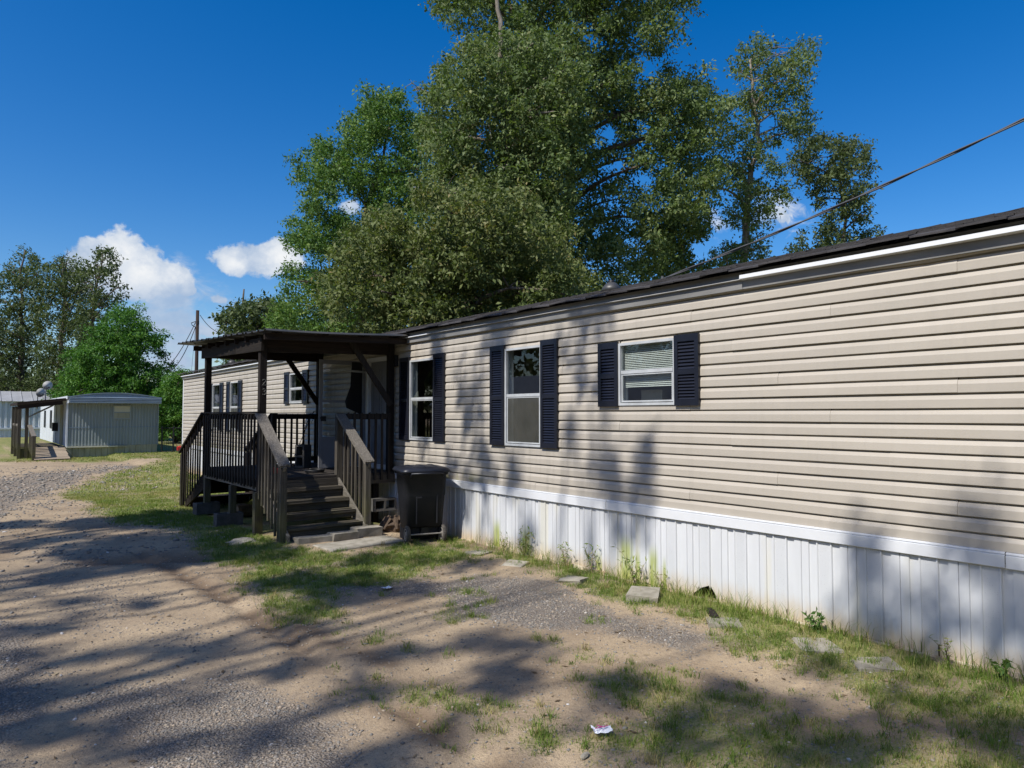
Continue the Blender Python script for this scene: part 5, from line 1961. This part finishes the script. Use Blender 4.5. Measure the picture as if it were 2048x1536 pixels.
visible_tree('far_tree', 'slim tree with a thin crown in front of the white cloud', [(160, 560), (180, 510), (195, 490), (238, 500), (235, 540), (252, 585), (222, 640), (195, 720), (145, 730), (150, 620)],
             [(205, 570, 5), (170, 590, 6)], 55, 13, 2.0, [(178, 760), (180, 660), (192, 580), (205, 505)], 6500, .21, 'leaf_dark', 10, group=GF, r0=.24, spread=.34, limbs=30, bare=4)
visible_tree('bushy_tree', 'rounded bright green tree behind the trailer', [(110, 800), (135, 720), (165, 680), (205, 640), (235, 606), (280, 615), (305, 650), (325, 690), (342, 720), (330, 790), (335, 850), (120, 850)],
             [(305, 720, 6)], 47, 26, 2.2, [(235, 830), (235, 740), (240, 650)], 60000, .16, 'leaf_bright', 11, r0=.2, spread=.32)
visible_tree('bushy_tree', 'bright green shrubby tree between the trailer and the mobile home', [(305, 800), (325, 765), (345, 745), (375, 735), (400, 760), (400, 890), (310, 880)],
             [(345, 870, 6)], 43, 18, 1.5, [(352, 880), (352, 820), (355, 770)], 30000, .14, 'leaf_bright', 12, r0=.1, spread=.25, tbias=.15)
# wooded edge far away closing the view
rng = np.random.default_rng(77)
cl = []
for i in range(120):
    x = rng.uniform(-150, 520)
    p = at(x, rng.uniform(772, 826), rng.uniform(82, 100))
    cl.append((*p, rng.uniform(1.0, 2.0)))
me = crown_mesh('far_wood', cl, 20000, .7, M['leaf_dark'], rng, .7)
o = bpy.data.objects.new('far_wood', me)
COL.objects.link(o)
o['kind'] = 'stuff'
o['label'] = 'dark line of far woods behind the trailers'
o['category'] = 'woods'

rng = np.random.default_rng(78)
cl = []
for i in range(560):
    cl.append((rng.uniform(-47, -34), rng.uniform(-35, 190), rng.uniform(.0, 1) ** .6 * 14, rng.uniform(1.8, 3.2)))
for i in range(110):  # brush added out of view to block low sky light
    cl.append((rng.uniform(-15, -11.5), rng.uniform(-8, 17), rng.uniform(.3, 5.2), rng.uniform(.8, 1.5)))
for i in range(120):  # unseen trees added behind the camera to cut sky light on the porch
    cl.append((rng.uniform(-16, 3), rng.uniform(-22, -11), rng.uniform(.5, 13), rng.uniform(1.2, 2.2)))
me = crown_mesh('wood_and_sky_blockers', cl, 62000, .85, M['leaf_dark'], rng, .7)
o = bpy.data.objects.new('wood_and_sky_blockers', me)
COL.objects.link(o)
o['kind'] = 'stuff'
o['label'] = 'unseen dark woods across the dirt road, plus added brush and trees blocking sky light'
o['category'] = 'woods'

# ------------------------------------------------------------------ trees across the road, off to the left: they shade drive and wall
_r = random.Random(19)
SHADE_X = [(_r.uniform(.1, 1.9), 2.9 + i * .42 + _r.uniform(-.1, .1), _r.uniform(.45, .95), _r.uniform(.16, .30)) for i in range(0, 20, 2)]
SHADE_G = SHADE_X + [(3.6, 9.2, .5, .4), (4.2, 9.3, .4, .25), (4.7, 8.1, .45, .4), (3.9, 10.6, .9, .5), (4.2, 11.6, .9, .5), (3.3, 10.9, .5, .9), (3.0, 8.4, .4, .2), (2.82, 6.91, 0.76, 0.5), (3.25, 6.44, 0.65, 0.5), (3.76, 12.27, 1.36, 1.3), (2.12, 12.84, 0.97, 0.7), (2.13, 10.06, 0.98, 0.9), (2.46, 8.97, 0.85, 0.6), (1.5, 9.01, 1.13, 0.40), (0.7, 9.01, 0.64, 0.34), (0.47, 6.77, 0.36, 0.34), (0.92, 5.82, 0.62, 0.30), (1.53, 5.54, 0.52, 0.25), (0.39, 5.5, 0.29, 0.41), (0.27, 4.76, 0.2, 0.46), (0.66, 4.3, 0.29, 0.2), (0.72, 7.71, 0.41, 0.21), (3.26, 4.42, 0.5, 0.32), (3.09, 3.84, 0.52, 0.26), (2.59, 4.5, 0.43, 0.24), (1.93, 4.08, 0.28, 0.24), (1.89, 3.27, 0.42, 0.23), (2.79, 3.62, 0.39, 0.25), (3.33, 3.08, 0.41, 0.25), (3.69, 2.6, 0.46, 0.24), (3.01, 2.61, 0.49, 0.25), (3.72, 2.13, 0.5, 0.25), (4.41, 1.76, 0.58, 0.32), (3.59, 1.79, 0.76, 0.24), (4.28, 1.39, 0.39, 0.34), (4.64, 2.51, 0.31, 0.15), (1.75, 4.78, 0.24, 0.2), (1.12, 4.53, 0.27, 0.13), (1.27, 3.75, 0.16, 0.18), (2.38, 5.61, 0.5, 0.24), (2.49, 6.1, 0.4, 0.24), (4.7, 6.66, 0.6, 0.3), (4.06, 7.52, 0.6, 0.3), (0.56, 13.41, 0.54, 0.61), (1.09, 11.35, 0.82, 0.36)]
SHADE_W = [(9.1, 1.2, .12, .2), (8.75, 2.72, .2, .08), (8.3, 1.15, .12, .18), (8.1, 2.2, .10, .3), (7.95, 1.5, .14, .15), (7.6, 2.5, .12, .2), (7.45, .95, .2, .1), (6.95, 1.0, .2, .12), (7.2, 2.75, .2, .08), (6.2, 1.1, .12, .15), (5.9, 1.6, .10, .2), (5.75, 2.2, .1, .2), (8.5, .9, .2, .1), (5.39, 2.76, .13, .25), (5.32, 1.88, .13, .3), (5.33, 1.18, .18, .22), (4.8, 1.21, .25, .15), (5.08, .78, .35, .1), (6.74, .36, .16, .3), (8.05, .68, .2, .2), (8.71, 2.38, .18, .25), (7.81, 1.99, .16, .3), (8.98, 1.05, .15, .12), (7.69, 1.11, .2, .15), (5.74, 2.8, .25, .12), (6.08, 2.48, .1, .15), (2.49, .4, .22, .3), (2.28, .07, .2, .25), (2.01, .28, .18, .22), (1.94, .85, .18, .12), (1.76, .47, .2, .25), (1.5, .34, .16, .35), (1.81, 1.1, .15, .1), (2.59, .6, .12, .2), (7.25, 2.83, .25, .1), (5.59, 2.33, .1, .3)]
rng = np.random.default_rng(21)
groups = {0: [], 1: [], 2: [], 3: []}
for (x, y, rx, ry) in SHADE_G:
    h = rng.uniform(12.0, 18.0)
    t = h / 1.2
    n = max(3, int(rx * ry * 17))
    for _ in range(n):
        dx, dy = rng.uniform(-.62, .62, 2)
        r = min(rx, ry) * .74
        c = (x + dx * rx - t, y + dy * ry - .16 * t, h + rng.uniform(-.5, .5), r)
        c = (c[0] - (c[2] - h) / 1.2, c[1] - .16 * (c[2] - h) / 1.2, c[2], r)
        groups[min(3, max(0, int(y // 3.4)))].append(c)
for (y, z, ry, rz) in SHADE_W:
    h = rng.uniform(10.5, 15.5)
    t = (h - z) / 1.2
    n = max(2, int(rz / ry * 2))
    for i in range(n):
        dz = (i + .5) / n * 2 - 1
        groups[min(3, max(0, int(y // 3.4)))].append((WX - t, y + rng.uniform(-.3, .3) * ry - .16 * t, z + dz * rz + 1.2 * t, ry * .8))
for k, (tx, ty) in enumerate(((-12.5, -.5), (-11.8, 3.0), (-12.2, 6.5), (-12.6, 9.7))):
    cl = np.array(groups[k])
    a = float((cl[:, 3] ** 2).sum())
    zz = cl[:, 2].max()
    make_tree('shade_tree', ['roadside shade tree furthest right of the row across the drive', 'roadside shade tree second in the row across the drive', 'roadside shade tree third in the row across the drive', 'roadside shade tree at the far end of the row across the drive'][k], 'tree', (tx, ty, gz(tx, ty)),
              [(tx, ty, 2), (tx + .2, ty - .1, 6), (tx + .4, ty, 10.5), (tx + .6, ty + .1, zz)], cl, int(a * 1400), .13, 'leaf_oak', seed=40 + k, group='shade trees across the drive', r0=.25, spread=.07, limbs=26, lk=.45, sub=False)


# ------------------------------------------------------------------ grass, gravel, litter
def in_view(x, y, m=0.06):
    v = np.stack([x, y, np.full_like(x, -EYE)], -1)
    zc = v @ FW
    xc = v @ RT
    return (zc > 1.0) & (np.abs(xc / np.maximum(zc, .1)) < 0.74 + m)


def scatter(n, box, rng):
    x = rng.uniform(box[0], box[1], n)
    y = rng.uniform(box[2], box[3], n)
    k = in_view(x, y)
    return x[k], y[k]


def blades(x, y, h, w, rng, tint, lean=0.5):
    n = len(x)
    z = ground_z(x, y) - .004
    a = rng.uniform(0, 2 * PI, n)
    dx, dy = np.cos(a), np.sin(a)
    la = rng.uniform(0, 2 * PI, n)
    ln = h * lean * rng.uniform(.2, 1.3, n)
    lx, ly = np.cos(la) * ln, np.sin(la) * ln
    b = np.stack([x, y, z], -1)
    s = np.stack([dx * w / 2, dy * w / 2, np.zeros(n)], -1)
    mid = b + np.stack([lx * .35, ly * .35, h * .6], -1)
    tip = b + np.stack([lx, ly, h * (1 - .25 * (ln / np.maximum(h, 1e-6)))], -1)
    v = np.stack([b - s, b + s, mid + s * .75, mid - s * .75, tip], 1).reshape(-1, 3)
    f = (np.arange(n)[:, None] * 5 + np.array([0, 1, 2, 3, 3, 2, 4])).ravel()
    lt = np.tile([4, 3], n)
    return v, f, lt, tint


def stuff(name, me, label, cat):
    o = bpy.data.objects.new(name, me)
    COL.objects.link(o)
    o['kind'] = 'stuff'
    o['label'] = label
    o['category'] = cat
    return o


def build_grass():
    rng = np.random.default_rng(31)
    V, F, LT, T = [], [], [], []
    base = 0

    def push(x, y, h, w, tint, lean):
        nonlocal base
        v, f, lt, t = blades(x, y, h, w, rng, tint, lean)
        V.append(v)
        F.append(f + base)
        LT.append(lt)
        T.append(t)
        base += len(v)
    # near turf
    for box, n, hs, ws in (((1.4, 5.6, .6, 9.5), 230000, 1.0, .0035), ((1.4, 5.4, 9.5, 18), 150000, 1.15, .006), ((1.0, 12, 18, 36), 90000, 1.5, .014)):
        x, y = scatter(n, box, rng)
        g = mask_grass(x, y)
        k = rng.random(len(x)) < g * 0.9 * (.35 + .65 * sstep(fbm(x - 2, y + 7, 4.5, 2), .35, .6))
        x, y, g = x[k], y[k], g[k]
        keep = ~((x > WX - .03) & (y < Y1)) & ~((x > PX - .02) & (y > 9.1) & (y < 13.5))
        x, y, g = x[keep], y[keep], g[keep]
        tall = sstep(x, 4.8, 5.45) * (y < 9) * sstep(fbm(x + 1, y, 3.0, 2), .35, .65)
        patch = fbm(x, y, 2.4, 3)
        h = hs * rng.uniform(.018, .052, len(x)) * (.55 + .8 * patch) * (1 + 1.3 * tall) * (.6 + .5 * g)
        tint = np.clip(.18 + .75 * fbm(x + 3, y, 1.2, 3) * rng.uniform(.4, 1.25, len(x)) + rng.normal(0, .12, len(x)) + .10 * sstep(y, 12, 18) + .12 * tall, 0, 1)
        push(x, y, h, np.full(len(x), ws) * rng.uniform(.6, 1.3, len(x)), tint, .75)
    # ragged tufts
    cx, cy = scatter(5200, (1.8, 5.5, 1.0, 9.5), rng)
    g = mask_grass(cx, cy)
    k = rng.random(len(cx)) < g * .8
    cx, cy = cx[k], cy[k]
    m = 26
    x = np.repeat(cx, m) + rng.normal(0, .022, len(cx) * m)
    y = np.repeat(cy, m) + rng.normal(0, .022, len(cx) * m)
    th = np.repeat(rng.uniform(.03, .085, len(cx)), m)
    tt = np.repeat(rng.choice([.2, .35, .45, .6, .9], len(cx), p=[.25, .25, .2, .15, .15]), m)
    k = ~((x > WX - .03) | ((x > PX - .02) & (y > 9.1)))
    x, y, th, tt = x[k], y[k], th[k], tt[k]
    push(x, y, th * rng.uniform(.5, 1.2, len(x)), np.full(len(x), .0036) * rng.uniform(.7, 1.3, len(x)), np.clip(tt + rng.normal(0, .12, len(x)), 0, 1), .95)
    # taller weeds along the skirting
    y = rng.uniform(.6, 8.2, 1500)
    x = WX - .06 - np.abs(rng.normal(0, .13, len(y)))
    k = fbm(x, y, 3, 2) > .42
    x, y = x[k], y[k]
    h = rng.uniform(.08, .22, len(x))
    push(x, y, h, np.full(len(x), .0045), np.clip(rng.normal(.45, .22, len(x)), 0, 1), .6)
    me = big_mesh('grass', np.concatenate(V), 5, np.concatenate(F), np.concatenate(LT), M['blade'], np.concatenate(T))
    stuff('grass', me, 'short patchy grass on the lawn and along the skirting', 'grass')


build_grass()


def build_gravel():
    rng = np.random.default_rng(51)
    ph = (1 + 5 ** .5) / 2
    I = np.array([(-1, ph, 0), (1, ph, 0), (-1, -ph, 0), (1, -ph, 0), (0, -1, ph), (0, 1, ph), (0, -1, -ph), (0, 1, -ph), (ph, 0, -1), (ph, 0, 1), (-ph, 0, -1), (-ph, 0, 1)])
    I /= np.linalg.norm(I[0])
    FI = np.array([(0, 11, 5), (0, 5, 1), (0, 1, 7), (0, 7, 10), (0, 10, 11), (1, 5, 9), (5, 11, 4), (11, 10, 2), (10, 7, 6), (7, 1, 8), (3, 9, 4), (3, 4, 2), (3, 2, 6), (3, 6, 8), (3, 8, 9), (4, 9, 5), (2, 4, 11), (6, 2, 10), (8, 6, 7), (9, 8, 1)])
    xs, ys, ss = [], [], []
    for box, n, lo, hi in (((-.2, 5.2, 1.2, 4.5), 80000, .003, .011), ((-.3, 5.2, 4.5, 9.5), 70000, .004, .013), ((-.6, 3.2, 9.5, 20), 18000, .012, .03), ((-.6, 5.4, 18, 30), 9000, .02, .05)):
        x, y = scatter(n, box, rng)
        g = mask_gravel(x, y) * (1 - .8 * mask_grass(x, y))
        g = np.maximum(g * sstep(fbm(x, y, 5.0, 2), .25, .6), .10 * (x < 5))
        k = (rng.random(len(x)) < g) & (x < WX - .05)
        x, y = x[k], y[k]
        xs.append(x)
        ys.append(y)
        ss.append(lo + (hi - lo) * rng.random(len(x)) ** 2.2 + (rng.random(len(x)) < .03) * hi * .6)
    x, y, s = map(np.concatenate, (xs, ys, ss))
    n = len(x)
    v = I[None] * (1 + rng.uniform(-.3, .3, (n, 12)))[..., None]
    v = v * (s[:, None] * np.stack([rng.uniform(.8, 1.4, n), rng.uniform(.6, 1.0, n), rng.uniform(.35, .7, n)], -1))[:, None, :]
    a = rng.uniform(0, 2 * PI, n)
    c, d = np.cos(a)[:, None], np.sin(a)[:, None]
    v = np.stack([v[..., 0] * c - v[..., 1] * d, v[..., 0] * d + v[..., 1] * c, v[..., 2]], -1)
    v = v + np.stack([x, y, ground_z(x, y) + s * .12], -1)[:, None, :]
    f = (np.arange(n)[:, None, None] * 12 + FI[None]).ravel()
    tint = np.clip(rng.normal(.42, .24, n), 0, 1)
    me = big_mesh('gravel', v.reshape(-1, 3), 12, f, np.full(n * 20, 3), M['pebble'], tint)
    stuff('gravel', me, 'loose grey and tan gravel stones scattered over the drive', 'gravel')
    return n


NPEB = build_gravel()


def build_litter():
    rng = np.random.default_rng(61)
    x, y = scatter(16000, (.0, 5.4, 1.2, 9), rng)
    k = rng.random(len(x)) < (.06 + .5 * sstep(fbm(x, y, 1.3, 3), .45, .7) * (x > 1.7))
    x, y = x[k], y[k]
    n = len(x)
    c = np.stack([x, y, ground_z(x, y) + .006], -1)
    a = rng.uniform(0, 2 * PI, n)
    l = rng.uniform(.012, .06, n)
    w = np.where(rng.random(n) < .2, l * .4, .003)
    d = np.stack([np.cos(a), np.sin(a), rng.uniform(-.1, .25, n)], -1) * l[:, None] / 2
    s = np.stack([-np.sin(a), np.cos(a), rng.uniform(-.2, .2, n)], -1) * w[:, None] / 2
    v = np.stack([c - d, c + s, c + d, c - s], 1).reshape(-1, 3)
    me = big_mesh('leaf_litter', v, 4, np.arange(n * 4), np.full(n, 4), M['litter'], rng.random(n))
    stuff('leaf_litter', me, 'dry straw twigs and dead leaves strewn on the dirt', 'leaf litter')


build_litter()


def weed(x, y, h, label, kind, seed):
    rng = np.random.default_rng(seed)
    z = gz(x, y)
    t = thing('weed', label, 'weed', (x, y, z), 'weeds along the skirting')
    BASE[t.name] = (0, 0, 0)
    mb = MB()
    cen, ax = [], []
    for s in range(5 if kind == 'tall' else 4):
        d = rng.normal(size=3) * np.array([.12, .22, .0]) * h
        tip = np.array([d[0] - .03, d[1], h * rng.uniform(.6, 1.0)])
        p = limb_pts((0, 0, 0), tip, rng, .05, 5)
        mb.tube(p, [.003, .0028, .0024, .002, .0016, .001], 5)
        for q in p[1:]:
            for _ in range(3 if kind == 'tall' else 5):
                cen.append(np.array(q))
    part('stem', mb, M['log'] if kind == 'tall' else M['leaf_green'], t)
    cen = np.array(cen)
    tint = np.clip(rng.normal(.5, .2, len(cen)), 0, 1)
    v = leaf_cloud(cen, np.array([-.3, -.3, .6]), h * (.16 if kind == 'tall' else .22), rng, tint, .1, .18 if kind == 'tall' else .5)
    me = big_mesh('foliage', v, 4, np.arange(len(v)), np.full(len(cen), 4), M['blade'] if kind == 'tall' else M['leaf_green'], tint)
    o = bpy.data.objects.new('foliage', me)
    COL.objects.link(o)
    o.parent = t


for i, (x, y, h, k, lab) in enumerate((
        (5.40, 6.62, .40, 'tall', 'dark spindly weed standing in the shadow band on the skirting'),
        (5.41, 7.05, .26, 'tall', 'low thin weed in the shade near the bin end of the skirting'),
        (5.39, 5.45, .34, 'tall', 'upright weed against the skirting left of the green algae stains'),
        (5.40, 4.85, .36, 'tall', 'leaning grassy weed between the two green algae stains'),
        (5.40, 4.52, .24, 'tall', 'short weed right of the green algae stains'),
        (5.38, 2.92, .17, 'leafy', 'small broad-leaved green weed at the foot of the sunlit skirting'),
        (5.36, 1.98, .22, 'tall', 'arching weed in front of the shaded skirting'),
        (5.34, 1.66, .16, 'leafy', 'leafy dark weed at the right edge of the picture below the skirting'),
        (5.40, 5.9, .30, 'tall', 'dry brown weed stalks where the sunlit skirting begins'))):
    weed(x, y, h, lab, k, 200 + i)
